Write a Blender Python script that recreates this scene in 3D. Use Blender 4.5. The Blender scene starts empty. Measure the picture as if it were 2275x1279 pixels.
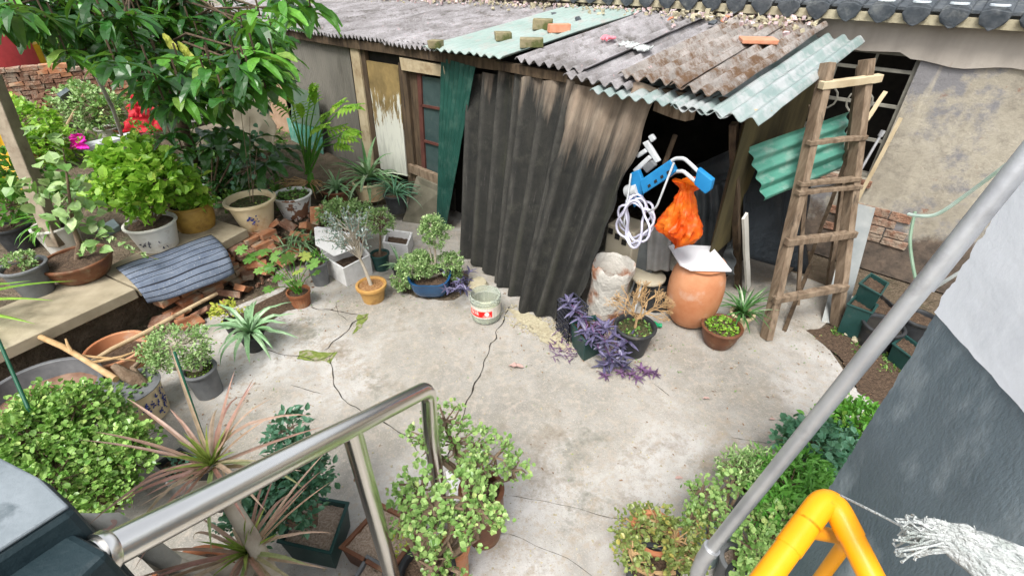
import bpy, math, random
from mathutils import Vector, Matrix, noise
random.seed(7)
R = random.random
def U(a, b): return a + (b - a) * random.random()
SC = bpy.context.scene
COL = SC.collection

# ------------------------------------------------------------------ camera
CAMH = 2.6; TH = math.radians(34.3); F = 1085.0
cam_d = bpy.data.cameras.new("camera"); cam = bpy.data.objects.new("camera", cam_d); COL.objects.link(cam)
cam.location = (0, 0, CAMH); cam.rotation_euler = (math.radians(90) - TH, 0, 0)
cam_d.sensor_width = 36; cam_d.lens = F / 2275 * 36; cam_d.clip_start = .03; cam_d.clip_end = 400
SC.camera = cam
# ------------------------------------------------------------------ light
w = bpy.data.worlds.new("World"); SC.world = w; w.use_nodes = True
nt = w.node_tree; bg = nt.nodes["Background"]
sky = nt.nodes.new("ShaderNodeTexSky"); sky.sky_type = 'NISHITA'; sky.sun_disc = False
sky.sun_elevation = math.radians(58); sky.sun_rotation = math.radians(200)
sky.dust_density = 4; sky.air_density = 1.0
hs = nt.nodes.new("ShaderNodeHueSaturation"); hs.inputs["Saturation"].default_value = .25
nt.links.new(sky.outputs[0], hs.inputs["Color"]); nt.links.new(hs.outputs[0], bg.inputs[0])
bg.inputs[1].default_value = .138
sd = bpy.data.lights.new("sun", 'SUN'); sun = bpy.data.objects.new("sun", sd); COL.objects.link(sun)
sd.energy = 1.7; sd.angle = math.radians(20); sd.color = (1, .97, .92)
# direction TO the sun: azimuth 200 deg from +Y clockwise -> behind the camera, high
az = math.radians(200); el = math.radians(58)
to = Vector((math.sin(az) * math.cos(el), math.cos(az) * math.cos(el), math.sin(el)))
sun.rotation_euler = to.to_track_quat('Z', 'Y').to_euler()
sun.location = to * 20
SC.view_settings.view_transform = 'Standard'; SC.view_settings.look = 'None'
SC.view_settings.exposure = 1.06; SC.view_settings.gamma = 1
SC.render.engine = 'CYCLES'; SC.cycles.max_bounces = 6; SC.cycles.transparent_max_bounces = 12

# ------------------------------------------------------------------ geometry of the place
CT, ST = math.cos(TH), math.sin(TH)
def ray(px, py):
    u = (px - 1137.5) / F; v = (639.5 - py) / F
    return Vector((u, CT + v * ST, -ST + v * CT))
def P(px, py, z=0.0):
    d = ray(px, py); t = (CAMH - z) / -d.z
    return Vector((0, 0, CAMH)) + d * t
NA = math.radians(42)
NV = Vector((math.sin(NA), math.cos(NA), 0)); DV = Vector((math.cos(NA), -math.sin(NA), 0))
def SH(s, n, z=0.0): return DV * s + NV * n + Vector((0, 0, z))
def PN(px, py, n):
    d = ray(px, py); return Vector((0, 0, CAMH)) + d * (n / d.dot(NV))
def PD(px, py, depth): return Vector((0, 0, CAMH)) + ray(px, py) * depth
def depth(p): return p.y * CT - (p.z - CAMH) * ST
def mpp(p): return depth(p) / F
def stand(rpx, rpy, bpy_, z0=0.0):
    """foot point and height of an upright thing whose top centre is seen at (rpx, rpy), foot centre at row bpy_"""
    a = ray(rpx, rpy); k = a.x / a.y
    b = ray(1137.5, bpy_); t = (CAMH - z0) / -b.z
    y = b.y * t; h = CAMH + y * a.z / a.y - z0
    return Vector((k * y, y, z0)), h

# ------------------------------------------------------------------ materials
def newmat(name):
    m = bpy.data.materials.new(name); m.use_nodes = True
    return m, m.node_tree, m.node_tree.nodes["Principled BSDF"]
def lin(c): return (c[0], c[1], c[2], 1)
def mixc(nt, fac, a, b, mode='MIX'):
    n = nt.nodes.new("ShaderNodeMix"); n.data_type = 'RGBA'; n.blend_type = mode
    for key, val in ((0, fac), (6, a), (7, b)):
        if hasattr(val, 'is_linked') or isinstance(val, bpy.types.NodeSocket): nt.links.new(val, n.inputs[key])
        else: n.inputs[key].default_value = val if key == 0 else lin(val)
    return n.outputs[2]
def coords(nt, kind='Object', scale=(1, 1, 1)):
    tc = nt.nodes.new("ShaderNodeTexCoord"); mp = nt.nodes.new("ShaderNodeMapping")
    mp.inputs["Scale"].default_value = scale
    nt.links.new(tc.outputs[kind], mp.inputs[0]); return mp.outputs[0]
def nz(nt, vec, scale, detail=5, rough=.6, lo=.35, hi=.65, dist=0):
    n = nt.nodes.new("ShaderNodeTexNoise"); n.inputs["Scale"].default_value = scale
    n.inputs["Detail"].default_value = detail; n.inputs["Roughness"].default_value = rough
    n.inputs["Distortion"].default_value = dist
    nt.links.new(vec, n.inputs["Vector"])
    r = nt.nodes.new("ShaderNodeMapRange"); r.inputs[1].default_value = lo; r.inputs[2].default_value = hi
    nt.links.new(n.outputs[0], r.inputs[0]); return r.outputs[0]
def bump(nt, b, h, strength=.3, dist=.01):
    n = nt.nodes.new("ShaderNodeBump"); n.inputs["Strength"].default_value = strength; n.inputs["Distance"].default_value = dist
    nt.links.new(h, n.inputs["Height"]); nt.links.new(n.outputs[0], b.inputs["Normal"])
def surf(name, c1, c2, scale=6, rough=.8, c3=None, s3=2, amt3=(.55, .7), bs=.3, bscale=60, bd=.004, metal=0, stretch=(1, 1, 1), spec=.3):
    m, nt, b = newmat(name); v = coords(nt, 'Object', stretch)
    c = mixc(nt, nz(nt, v, scale), c1, c2)
    if c3: c = mixc(nt, nz(nt, v, s3, lo=amt3[0], hi=amt3[1], detail=8), c, c3)
    fine = nz(nt, v, bscale, 4, .6, .2, .8)
    nt.links.new(c, b.inputs["Base Color"]); b.inputs["Roughness"].default_value = rough; b.inputs["Metallic"].default_value = metal
    b.inputs["Specular IOR Level"].default_value = spec
    if bs: bump(nt, b, fine, bs, bd)
    return m
def plain(name, c, rough=.5, metal=0, alpha=None, var=.12):
    return surf(name, [x * (1 - var) for x in c], [min(1, x * (1 + var)) for x in c], 9, rough, metal=metal, bs=.12, bscale=35)
def leafm(name, c1, c2, c3=None, trans=.25, rough=.42, spec=.4):
    m, nt, b = newmat(name)
    g = nt.nodes.new("ShaderNodeNewGeometry"); r = nt.nodes.new("ShaderNodeValToRGB")
    r.color_ramp.elements[0].color = lin(c1); r.color_ramp.elements[1].color = lin(c2)
    r.color_ramp.elements[1].position = .85
    if c3:
        e = r.color_ramp.elements.new(.97); e.color = lin(c3)
    nt.links.new(g.outputs["Random Per Island"], r.inputs[0])
    v = coords(nt, 'Object'); n = nz(nt, v, 40, 3)
    dk = mixc(nt, .3, r.outputs[0], (.02, .03, .01)); c = mixc(nt, n, dk, r.outputs[0])
    nt.links.new(c, b.inputs["Base Color"]); b.inputs["Roughness"].default_value = rough
    b.inputs["Specular IOR Level"].default_value = spec
    t = nt.nodes.new("ShaderNodeBsdfTranslucent"); ms = nt.nodes.new("ShaderNodeMixShader")
    ms.inputs[0].default_value = trans
    tc = mixc(nt, .5, c, (.25, .5, .04), 'MIX'); nt.links.new(tc, t.inputs[0])
    nt.links.new(b.outputs[0], ms.inputs[1]); nt.links.new(t.outputs[0], ms.inputs[2])
    nt.links.new(ms.outputs[0], nt.nodes["Material Output"].inputs[0])
    return m

# ------------------------------------------------------------------ mesh builder
class MB:
    def __init__(s): s.v = []; s.f = []; s.uv = {}
    def add(s, vs, fs, uvs=None):
        o = len(s.v); s.v += [Vector(a) for a in vs]; s.f += [tuple(i + o for i in f) for f in fs]
        if uvs:
            for i, q in enumerate(uvs): s.uv[o + i] = q
        return s
    def build(s, name, mat, parent=None, smooth=False, bevel=0):
        me = bpy.data.meshes.new(name); org = parent.matrix_world.translation.copy() if parent else None
        if parent: org = world_loc(parent)
        else:
            if s.v:
                lo = Vector([min(a[i] for a in s.v) for i in range(3)]); hi = Vector([max(a[i] for a in s.v) for i in range(3)])
                org = Vector(((lo.x + hi.x) / 2, (lo.y + hi.y) / 2, lo.z))
            else: org = Vector((0, 0, 0))
        me.from_pydata([a - org for a in s.v], [], s.f)
        if s.uv:
            ul = me.uv_layers.new(name="UVMap")
            for lp in me.loops: ul.data[lp.index].uv = s.uv.get(lp.vertex_index, (0, 0))
        me.materials.append(mat)
        if smooth: me.polygons.foreach_set("use_smooth", [True] * len(me.polygons)); me.set_sharp_from_angle(angle=math.radians(48))
        me.update()
        o = bpy.data.objects.new(name, me); COL.objects.link(o)
        if parent: o.parent = parent
        else: o.location = org
        if bevel:
            md = o.modifiers.new("bevel", 'BEVEL'); md.width = bevel; md.segments = 2; md.limit_method = 'ANGLE'
        return o
def world_loc(o):
    p = Vector((0, 0, 0))
    while o: p += o.location; o = o.parent
    return p
def tag(o, label=None, cat=None, group=None, kind=None):
    if label: o["label"] = label
    if cat: o["category"] = cat
    if group: o["group"] = group
    if kind: o["kind"] = kind
    return o
def thing(name, loc, label, cat, group=None):
    o = bpy.data.objects.new(name, None); o.empty_display_size = .1; COL.objects.link(o); o.location = loc
    return tag(o, label, cat, group)
def frame_of(d, hint=Vector((0, 0, 1))):
    d = d.normalized()
    if abs(d.dot(hint)) > .98: hint = Vector((1, 0, 0))
    x = d.cross(hint).normalized(); y = x.cross(d).normalized()
    return x, y
def tube(mb, pts, rad, seg=6, cap=True):
    pts = [Vector(p) for p in pts]; n = len(pts)
    if not hasattr(rad, '__len__'): rad = [rad] * n
    vs = []; fs = []; px = None
    for i, p in enumerate(pts):
        d = (pts[min(i + 1, n - 1)] - pts[max(i - 1, 0)])
        if d.length < 1e-9: d = Vector((0, 0, 1))
        d.normalize()
        if px is None: x, y = frame_of(d)
        else:
            x = (px - d * px.dot(d))
            x = x.normalized() if x.length > 1e-6 else frame_of(d)[0]
            y = x.cross(d).normalized()
        px = x
        for k in range(seg):
            a = 2 * math.pi * k / seg; vs.append(p + x * (math.cos(a) * rad[i]) + y * (math.sin(a) * rad[i]))
    for i in range(n - 1):
        for k in range(seg):
            a = i * seg + k; b = i * seg + (k + 1) % seg; fs.append((a, b, b + seg, a + seg))
    if cap: fs.append(tuple(range(seg - 1, -1, -1))); fs.append(tuple((n - 1) * seg + k for k in range(seg)))
    mb.add(vs, fs); return mb
def arc_pts(pts, r=.05, k=6):
    """polyline with rounded corners"""
    out = [Vector(pts[0])]
    for i in range(1, len(pts) - 1):
        a, b, c = Vector(pts[i - 1]), Vector(pts[i]), Vector(pts[i + 1])
        u = (a - b).normalized(); v = (c - b).normalized()
        s, e = b + u * r, b + v * r
        for j in range(k + 1):
            t = j / k; out.append((1 - t) ** 2 * s + 2 * t * (1 - t) * b + t * t * e)
    out.append(Vector(pts[-1])); return out
def lathe(mb, c, prof, seg=28, sq=0, fn=None):
    """prof: list of (r, z); fn(angle, r, z, i) -> (r, z) may reshape"""
    vs = []; fs = []
    for i, (r, z) in enumerate(prof):
        for k in range(seg):
            a = 2 * math.pi * k / seg; rr, zz = (fn(a, r, z, i) if fn else (r, z))
            vs.append(Vector(c) + Vector((rr * math.cos(a), rr * math.sin(a), zz)))
    for i in range(len(prof) - 1):
        for k in range(seg):
            a = i * seg + k; b = i * seg + (k + 1) % seg; fs.append((a, b, b + seg, a + seg))
    fs.append(tuple(range(seg - 1, -1, -1))); fs.append(tuple((len(prof) - 1) * seg + k for k in range(seg)))
    mb.add(vs, fs); return mb
def box(mb, c, sx, sy, sz, ax=None, jit=0):
    """box of size sx,sy,sz centred on c with axes ax (three vectors)"""
    X, Y, Z = ax if ax else (Vector((1, 0, 0)), Vector((0, 1, 0)), Vector((0, 0, 1)))
    c = Vector(c); vs = []
    for i in (-1, 1):
        for j in (-1, 1):
            for k in (-1, 1):
                q = c + X * (i * sx / 2) + Y * (j * sy / 2) + Z * (k * sz / 2)
                if jit: q += Vector((U(-jit, jit), U(-jit, jit), U(-jit, jit)))
                vs.append(q)
    mb.add(vs, [(0, 1, 3, 2), (4, 6, 7, 5), (0, 4, 5, 1), (2, 3, 7, 6), (0, 2, 6, 4), (1, 5, 7, 3)]); return mb
def bar(mb, a, b, w_, h_, up=Vector((0, 0, 1)), jit=0, seg=1):
    a = Vector(a); b = Vector(b); d = b - a; x, y = frame_of(d, up)
    n = max(1, seg); vs = []; fs = []
    for i in range(n + 1):
        q = a + d * (i / n)
        o = x * U(-jit, jit) + y * U(-jit, jit); k = 1 + U(-jit, jit) * 4
        for sx, sy in ((-1, -1), (1, -1), (1, 1), (-1, 1)): vs.append(q + o + x * (sx * w_ * k / 2) + y * (sy * h_ * k / 2))
    for i in range(n):
        for k in range(4):
            p = i * 4 + k; r = i * 4 + (k + 1) % 4; fs.append((p, r, r + 4, p + 4))
    fs.append((3, 2, 1, 0)); fs.append(tuple(n * 4 + k for k in range(4)))
    mb.add(vs, fs); return mb
def slab_poly(mb, pts, th, down=Vector((0, 0, -1))):
    """polygon prism: pts are the top outline"""
    n = len(pts); pts = [Vector(p) for p in pts]; b = [p + down * th for p in pts]
    fs = [tuple(range(n)), tuple(range(2 * n - 1, n - 1, -1))]
    for i in range(n): j = (i + 1) % n; fs.append((i, i + n, j + n, j))
    mb.add(pts + b, fs); return mb
def corr(name, mat, A, B, C, Dd, pitch=.1, amp=.018, th=.006, parent=None, nv=10, sag=0, ragA=0, ragC=0, rag_side=0, seed=0, bend=0):
    """corrugated sheet: A,B = near edge left/right; Dd,C = far edge left/right; ridges run near->far"""
    A, B, C, Dd = [Vector(q) for q in (A, B, C, Dd)]
    wid = ((B - A).length + (C - Dd).length) / 2; waves = wid / pitch; nu = max(8, int(waves * 8))
    nrm = (B - A).cross(Dd - A).normalized()
    if nrm.z < 0: nrm = -nrm
    mb = MB(); vs = []; uv = []
    for lay in (0, 1):
        for j in range(nv + 1):
            for i in range(nu + 1):
                u = i / nu; v = j / nv
                us = u; vv = v
                rg = noise.noise(Vector((u * wid * 6, seed * 3.1, 0)))
                if ragA and j == 0: vv = v + ragA * rg
                if ragC and j == nv: vv = v + ragC * rg
                if rag_side:
                    k = noise.noise(Vector((v * 7, seed * 1.7 + 9, 0))) * rag_side
                    if i == 0 or i == nu: us = u + k / wid
                p = (A * (1 - us) + B * us) * (1 - vv) + (Dd * (1 - us) + C * us) * vv
                h = amp * math.sin(2 * math.pi * u * waves) - lay * th
                h += .008 * noise.noise(p * 1.7 + Vector((seed, 0, 0)))
                h -= sag * math.sin(math.pi * v) + bend * (u * u)
                p = p + nrm * h
                vs.append(p); uv.append((u * wid, v))
    m = (nu + 1) * (nv + 1); fs = []
    for j in range(nv):
        for i in range(nu):
            a = j * (nu + 1) + i; fs.append((a, a + 1, a + nu + 2, a + nu + 1)); fs.append((a + m, a + m + nu + 1, a + m + nu + 2, a + m + 1))
    def edge(lst):
        for p, q in zip(lst, lst[1:]): fs.append((p, p + m, q + m, q))
    edge([i for i in range(nu + 1)]); edge([nv * (nu + 1) + i for i in range(nu, -1, -1)])
    edge([j * (nu + 1) for j in range(nv, -1, -1)]); edge([j * (nu + 1) + nu for j in range(nv + 1)])
    mb.add(vs, fs, uv); return mb.build(name, mat, parent, smooth=True)

# ------------------------------------------------------------------ leaves
def rdir(up=0):
    while True:
        v = Vector((U(-1, 1), U(-1, 1), U(-1, 1)))
        if .05 < v.length < 1: v.normalize(); break
    v.z += up; return v.normalized()
def leaf6(mb, p, d, n, L, W, fold=.2, curl=.15):
    """pointed oval leaf with a fold along its midrib"""
    d = d.normalized(); x = d.cross(n)
    x = x.normalized() if x.length > 1e-4 else frame_of(d)[0]
    n = x.cross(d).normalized(); f = W * fold
    def q(t, s): return p + d * (t * L) + x * (s * W / 2) + n * (abs(s) * f - curl * L * t * t)
    mb.add([q(0, 0), q(.3, -.9), q(.3, 0), q(.3, .9), q(.65, -.85), q(.65, 0), q(.65, .85), q(1, 0)],
           [(0, 3, 2), (0, 2, 1), (1, 2, 5, 4), (2, 3, 6, 5), (4, 5, 7), (5, 6, 7)])
def leafr(mb, p, d, n, L, W):
    """small round leaf"""
    d = d.normalized(); x = d.cross(n)
    x = x.normalized() if x.length > 1e-4 else frame_of(d)[0]
    n = x.cross(d).normalized()
    def q(t, s, h): return p + d * (t * L) + x * (s * W / 2) + n * h
    mb.add([q(0, 0, 0), q(.3, -.85, W * .12), q(.75, -.85, W * .1), q(1, 0, -L * .08), q(.75, .85, W * .1), q(.3, .85, W * .12)],
           [(0, 5, 4, 3), (0, 3, 2, 1)])
def blade(mb, p, az, el, L, W, droop=1.2, seg=7, fold=.3, twist=0, base_w=.5):
    """strap leaf"""
    p = Vector(p); e = el; h = Vector((math.cos(az), math.sin(az), 0)); side = Vector((-math.sin(az), math.cos(az), 0))
    vs = []; fs = []
    for i in range(seg + 1):
        t = i / seg; wd = W * (base_w + (1 - base_w) * min(1, t * 4)) * (1 - t ** 2.2) ** .8 if i < seg else W * .02
        d = h * math.cos(e) + Vector((0, 0, 1)) * math.sin(e); up = d.cross(side) * -1
        if up.z < 0 and e > 0: up = -up
        sd = side * math.cos(twist * t) + up * math.sin(twist * t)
        vs += [p - sd * wd / 2 + up * wd * fold, p.copy(), p + sd * wd / 2 + up * wd * fold]
        p = p + d * (L / seg); e -= droop / seg
    for i in range(seg):
        a = i * 3; fs += [(a, a + 1, a + 4, a + 3), (a + 1, a + 2, a + 5, a + 4)]
    mb.add(vs, fs)
def lobed(mb, p, d, n, Rr, lobes=7, dep=.35, cup=.12, sharp=1.0):
    """palmate leaf: d points to the middle lobe, p is where the stalk joins"""
    d = d.normalized(); x = d.cross(n)
    x = x.normalized() if x.length > 1e-4 else frame_of(d)[0]
    n = x.cross(d).normalized(); c = p + d * (Rr * .15); vs = [c]; m = lobes * 4
    for i in range(m + 1):
        a = -2.75 + 5.5 * i / m; ph = (i % 4) / 4
        k = 1 - dep * (1 - abs(math.cos(math.pi * i / 4)) ** sharp)
        r = Rr * k * (1 - .25 * abs(a) / 2.75)
        vs.append(c + d * (math.cos(a) * r) + x * (math.sin(a) * r) + n * (-cup * r * (r / Rr) + U(-.03, .03) * Rr))
    mb.add(vs, [(0, i + 1, i) for i in range(1, m + 1)])
def bush(par, base, blobs, mat, wood, L=.03, W=.022, per=7, kind='round', twig=.0035, name='foliage', up=.5, stems=True, shell=.55, spread=.05, woodname='stem', trunk=None):
    """twigs run from base to tips scattered through the blobs, leaves along their ends"""
    lf = MB(); st = MB(); base = Vector(base)
    for (c, r, n) in blobs:
        c = Vector(c); r = r if hasattr(r, '__len__') else (r, r, r)
        hub = c - Vector((0, 0, r[2] * .75))
        if stems:
            m = (base + hub) / 2 + Vector((U(-.03, .03), U(-.03, .03), 0))
            tube(st, [base, m, hub, c], [trunk or twig * 3, (trunk or twig * 3) * .8, twig * 2, twig], 6)
        for _ in range(n):
            d = rdir(.25); k = shell + (1 - shell) * R() ** .5; k *= 1 + .18 * noise.noise(d * 2.3 + c)
            tip = c + Vector((d.x * r[0], d.y * r[1], d.z * r[2])) * k
            if stems and R() < .45:
                md = (c + tip) / 2 + Vector((U(-.02, .02), U(-.02, .02), U(-.02, .01)))
                tube(st, [c, md, tip], [twig * 1.3, twig, twig * .5], 4, False)
            for _ in range(per):
                o = rdir(.2) * U(0, spread) ; dd = (rdir() + d * .8 + Vector((0, 0, up * .5))).normalized()
                nn = (rdir() * .7 + Vector((0, 0, 1))).normalized(); s = U(.42, 1.25)
                if kind == 'round': leafr(lf, tip + o, dd, nn, L * s, W * s)
                else: leaf6(lf, tip + o, dd, nn, L * s, W * s, .2, U(.05, .3))
    if stems and st.f: st.build(woodname, wood, par, smooth=True)
    return lf.build(name, mat, par)
# ------------------------------------------------------------------ material library
M = {}
def conc_mat():
    m, nt, b = newmat("concrete_paving"); v = coords(nt, 'Object')
    c = mixc(nt, nz(nt, v, 1.1, 9, .7, .4, .6), (.235, .222, .195), (.37, .352, .32))
    c = mixc(nt, nz(nt, v, 5, 8, .7, .45, .7), c, (.25, .23, .19))
    c = mixc(nt, nz(nt, v, .55, 5, .6, .5, .66), c, (.50, .49, .48))          # pale washed patches
    c = mixc(nt, nz(nt, v, 150, 3, .7, .55, .72), c, (.5, .46, .39))          # chips
    c = mixc(nt, nz(nt, v, 17, 9, .75, .5, .62), c, (.36, .32, .27))
    c = mixc(nt, nz(nt, v, 120, 3, .6, .62, .7), c, (.17, .14, .11))
    c = mixc(nt, nz(nt, v, 2.3, 10, .75, .54, .68), c, (.21, .18, .14))
    c = mixc(nt, nz(nt, v, .8, 10, .8, .57, .64), c, (.30, .25, .19))
    c = mixc(nt, nz(nt, v, 1.7, 10, .8, .56, .66), c, (.19, .185, .155))
    nt.links.new(c, b.inputs["Base Color"]); b.inputs["Roughness"].default_value = .85
    bump(nt, b, nz(nt, v, 45, 8, .7, .2, .8), .6, .006); return m
M['patio'] = conc_mat()
M['slab'] = surf("slab_concrete", (.26, .22, .15), (.36, .31, .22), 5, .9, (.18, .15, .1), 3)
M['post'] = surf("post_concrete", (.22, .18, .13), (.32, .27, .2), 9, .95, (.12, .07, .04), 4)
M['soil'] = surf("soil", (.07, .045, .03), (.15, .1, .065), 40, .95, bs=1, bscale=70, bd=.02)
M['earth'] = surf("earth", (.09, .07, .045), (.17, .13, .09), 7, .95, (.05, .07, .03), 3, bs=1, bscale=30, bd=.03)
M['gravel'] = surf("gravel", (.35, .25, .18), (.62, .5, .4), 90, .9, bs=1, bscale=110, bd=.02)
M['orange_soil'] = surf("orange_soil", (.3, .14, .05), (.45, .26, .12), 50, .95, bs=1, bscale=80, bd=.015)
M['mossy_soil'] = surf("mossy_soil", (.04, .07, .02), (.13, .10, .05), 30, .95, bs=1, bscale=90, bd=.02)
M['moss'] = surf("moss", (.10, .14, .025), (.20, .24, .06), 30, .95, (.27, .24, .18), 14, (.52, .62), bs=.6)
M['crack'] = plain("crack_dirt", (.03, .025, .02), .95)
M['brick'] = surf("old_brick", (.34, .13, .06), (.42, .22, .12), 12, .9, (.35, .28, .2), 7, (.5, .62), bs=.6, bscale=50)
M['brick2'] = surf("mossy_brick", (.2, .17, .1), (.3, .25, .15), 18, .95, (.08, .09, .03), 9, (.45, .6), bs=.6)
M['brick3'] = surf("fresh_brick", (.5, .2, .11), (.55, .27, .17), 14, .85, bs=.3)
M['terra'] = surf("terracotta", (.42, .16, .07), (.52, .25, .13), 4, .6, (.5, .33, .24), 5, bs=.15)
M['terra_old'] = surf("old_terracotta", (.2, .07, .03), (.32, .13, .06), 8, .7, (.3, .2, .12), 6)
M['brown_glaze'] = surf("brown_glaze", (.10, .04, .02), (.17, .07, .035), 8, .45, (.22, .15, .09), 10)
M['black_pl'] = surf("black_plastic", (.022, .024, .026), (.04, .042, .045), 14, .5, (.10, .09, .07), 8, (.58, .75), bs=.1)
M['grey_pl'] = surf("grey_plastic", (.10, .105, .11), (.16, .165, .17), 9, .5, bs=.1)
M['green_pl'] = surf("dark_green_plastic", (.012, .045, .04), (.02, .06, .055), 9, .4, (.08, .09, .08), 8, (.6, .8), bs=.1)
M['rim_pale'] = plain("pale_rim", (.22, .28, .28), .45)
M['blue'] = surf("blue_glaze", (.008, .05, .13), (.012, .07, .17), 6, .22, spec=.6, bs=.04)
M['cream'] = surf("cream_glaze", (.62, .5, .3), (.72, .6, .4), 5, .35, (.42, .2, .06), 3, (.55, .7), bs=.1)
M['white_pot'] = surf("white_glaze", (.58, .56, .5), (.68, .66, .6), 5, .35, (.4, .34, .26), 5, (.58, .7), bs=.1)
M['peel_pot'] = surf("peeling_white", (.58, .58, .56), (.66, .66, .64), 5, .5, (.2, .1, .06), 6, (.53, .55), bs=.2)
M['mustard'] = surf("mustard_glaze", (.28, .16, .03), (.42, .26, .06), 6, .55, (.18, .1, .03), 5)
M['ochre'] = surf("ochre_glaze", (.42, .22, .06), (.5, .3, .1), 6, .45, (.25, .12, .04), 5)
M['foam'] = surf("styrofoam", (.68, .67, .66), (.78, .77, .76), 20, .8, (.45, .42, .38), 5, (.6, .75), bs=.25, bscale=120)
M['steel'] = surf("stainless_steel", (.78, .76, .72), (.88, .86, .82), 3, .25, metal=1, bs=.04, bscale=12)
M['galv'] = surf("galvanised_pipe", (.45, .46, .48), (.58, .59, .6), 8, .42, (.28, .28, .29), 5, metal=.7, bs=.1)
M['yellow'] = surf("yellow_gas_pipe", (.75, .29, .004), (.82, .35, .008), 4, .36, (.38, .14, .015), 7, (.56, .64), bs=.12, bscale=25)
M['wood'] = surf("weathered_wood", (.13, .09, .058), (.26, .195, .135), 4, .9, (.06, .045, .032), 3, stretch=(6, 6, 1.2), bs=.5, bscale=25)
M['wood_dk'] = surf("dark_wood", (.05, .035, .022), (.11, .075, .045), 4, .9, (.03, .02, .015), 3, stretch=(6, 6, 1), bs=.5, bscale=25)
M['wood_pale'] = surf("pale_wood", (.36, .28, .17), (.5, .42, .28), 5, .9, (.22, .15, .08), 4, bs=.4, bscale=25)
M['bamboo'] = surf("bamboo", (.42, .3, .17), (.55, .43, .27), 6, .6, (.25, .17, .1), 7)
M['bark'] = surf("bark", (.12, .08, .05), (.22, .16, .11), 15, .95, bs=.8, bscale=40, bd=.01)
M['bark_pale'] = surf("pale_bark", (.34, .29, .22), (.48, .43, .35), 10, .8, (.25, .2, .15), 6, bs=.5, bscale=40)
M['bark_grey'] = surf("grey_bark", (.34, .34, .31), (.48, .47, .43), 10, .8, bs=.5, bscale=40)
M['cutwood'] = surf("cut_wood", (.42, .27, .24), (.5, .35, .3), 10, .8)
M['straw'] = surf("dead_twigs", (.35, .22, .1), (.5, .34, .18), 12, .9)
M['white_paint'] = surf("white_wall_paint", (.76, .79, .84), (.82, .85, .9), 1.5, .75, (.62, .65, .7), 2.5, bs=.25, bscale=18)
M['dark_paint'] = surf("dark_blue_grey_paint", (.105, .14, .165), (.165, .21, .24), 2.5, .5, (.33, .38, .41), 4.5, (.52, .72), bs=.6, bscale=90, stretch=(1, 1, .5))
M['parapet'] = surf("black_green_paint", (.010, .022, .028), (.018, .034, .04), 6, .55, (.10, .14, .15), 7, (.68, .8), bs=.4, bscale=40)
M['parapet_top'] = surf("grey_cement_cap", (.12, .145, .16), (.2, .23, .25), 6, .7, (.05, .07, .08), 8, (.58, .7))
M['tile_dk'] = surf("dark_roof_tile", (.045, .055, .065), (.09, .10, .11), 14, .7, (.15, .16, .16), 10, bs=.6, bscale=50)
M['mortar'] = surf("lime_mortar", (.32, .28, .19), (.44, .40, .28), 10, .9, (.14, .12, .08), 7, bs=.5)
M['tile_white'] = surf("white_glaze_tile", (.5, .56, .6), (.62, .68, .72), 9, .4)
M['dark'] = surf("near_black_board", (.014, .013, .012), (.03, .027, .022), 6, .95)  # near-black: dark of the closed inside and openings put into the colour
M['tarp'] = surf("dark_tarpaulin", (.008, .011, .014), (.014, .019, .024), 5, .6, bs=.6, bscale=9, bd=.03)
M['greysheet'] = surf("dull_grey_sheet", (.09, .10, .105), (.15, .165, .17), 4, .6, bs=.5, bscale=7, bd=.03)
M['metal_sheet'] = surf("galvanised_sheet", (.2, .22, .22), (.32, .33, .32), 3, .4, (.42, .38, .28), 2.5, metal=.35, bs=.2, bscale=6)
M['board_y'] = surf("stained_yellow_board", (.045, .036, .016), (.10, .08, .032), 5, .9, (.05, .04, .02), 3, stretch=(1, 1, .4))
M['window_glass'] = surf("dusty_glass", (.03, .055, .055), (.06, .09, .09), 3, .25, (.10, .12, .11), 4)
M['red_frame'] = surf("oxide_red_paint", (.07, .025, .02), (.11, .04, .03), 8, .7)
M['lattice'] = surf("grey_white_paint", (.16, .155, .13), (.26, .25, .21), 8, .8)
M['blue_pl'] = surf("sky_blue_plastic", (.01, .16, .38), (.02, .21, .46), 6, .45, bs=.1)
M['white_pl'] = plain("white_plastic", (.48, .50, .51), .4)
M['beige_pl'] = surf("beige_plastic", (.4, .36, .27), (.5, .45, .35), 4, .5, (.3, .25, .17), 4)
M['hose'] = plain("milky_hose", (.55, .55, .66), .3)
M['jar_pl'] = plain("clear_jar_plastic", (.45, .48, .42), .15)
M['jar_red'] = plain("red_label", (.7, .012, .01), .4)
M['paper'] = plain("label_paper", (.62, .57, .5), .5)
M['ink_white'] = plain("label_ink", (.75, .72, .66), .5)
M['ink_blue'] = plain("blue_ink", (.03, .05, .22), .5)
M['ink_dark'] = plain("dark_ink", (.05, .05, .07), .5)
M['marble'] = surf("white_tile", (.70, .70, .73), (.78, .78, .80), 2, .3, (.6, .6, .63), 4, bs=.03)
M['red'] = surf("red_cloth", (.35, .008, .015), (.5, .015, .03), 8, .6, bs=.3)
M['magenta'] = surf("magenta_cloth", (.6, .01, .3), (.75, .02, .42), 9, .6)
M['pink'] = surf("pink_rubber", (.75, .16, .2), (.85, .25, .3), 14, .5)
M['cloth'] = surf("white_cotton", (.42, .45, .44), (.56, .58, .57), 30, .9, (.3, .34, .32), 18, bs=.8, bscale=120, bd=.01)
M['matm'] = None
M['yellow_bin'] = plain("yellow_bin", (.5, .3, .01), .5)
M['red_bin'] = plain("red_bin", (.3, .03, .03), .5)
M['bag'] = surf("printed_woven_bag", (.5, .42, .3), (.6, .52, .38), 4, .7, (.6, .25, .18), 3, (.6, .7))
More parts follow.
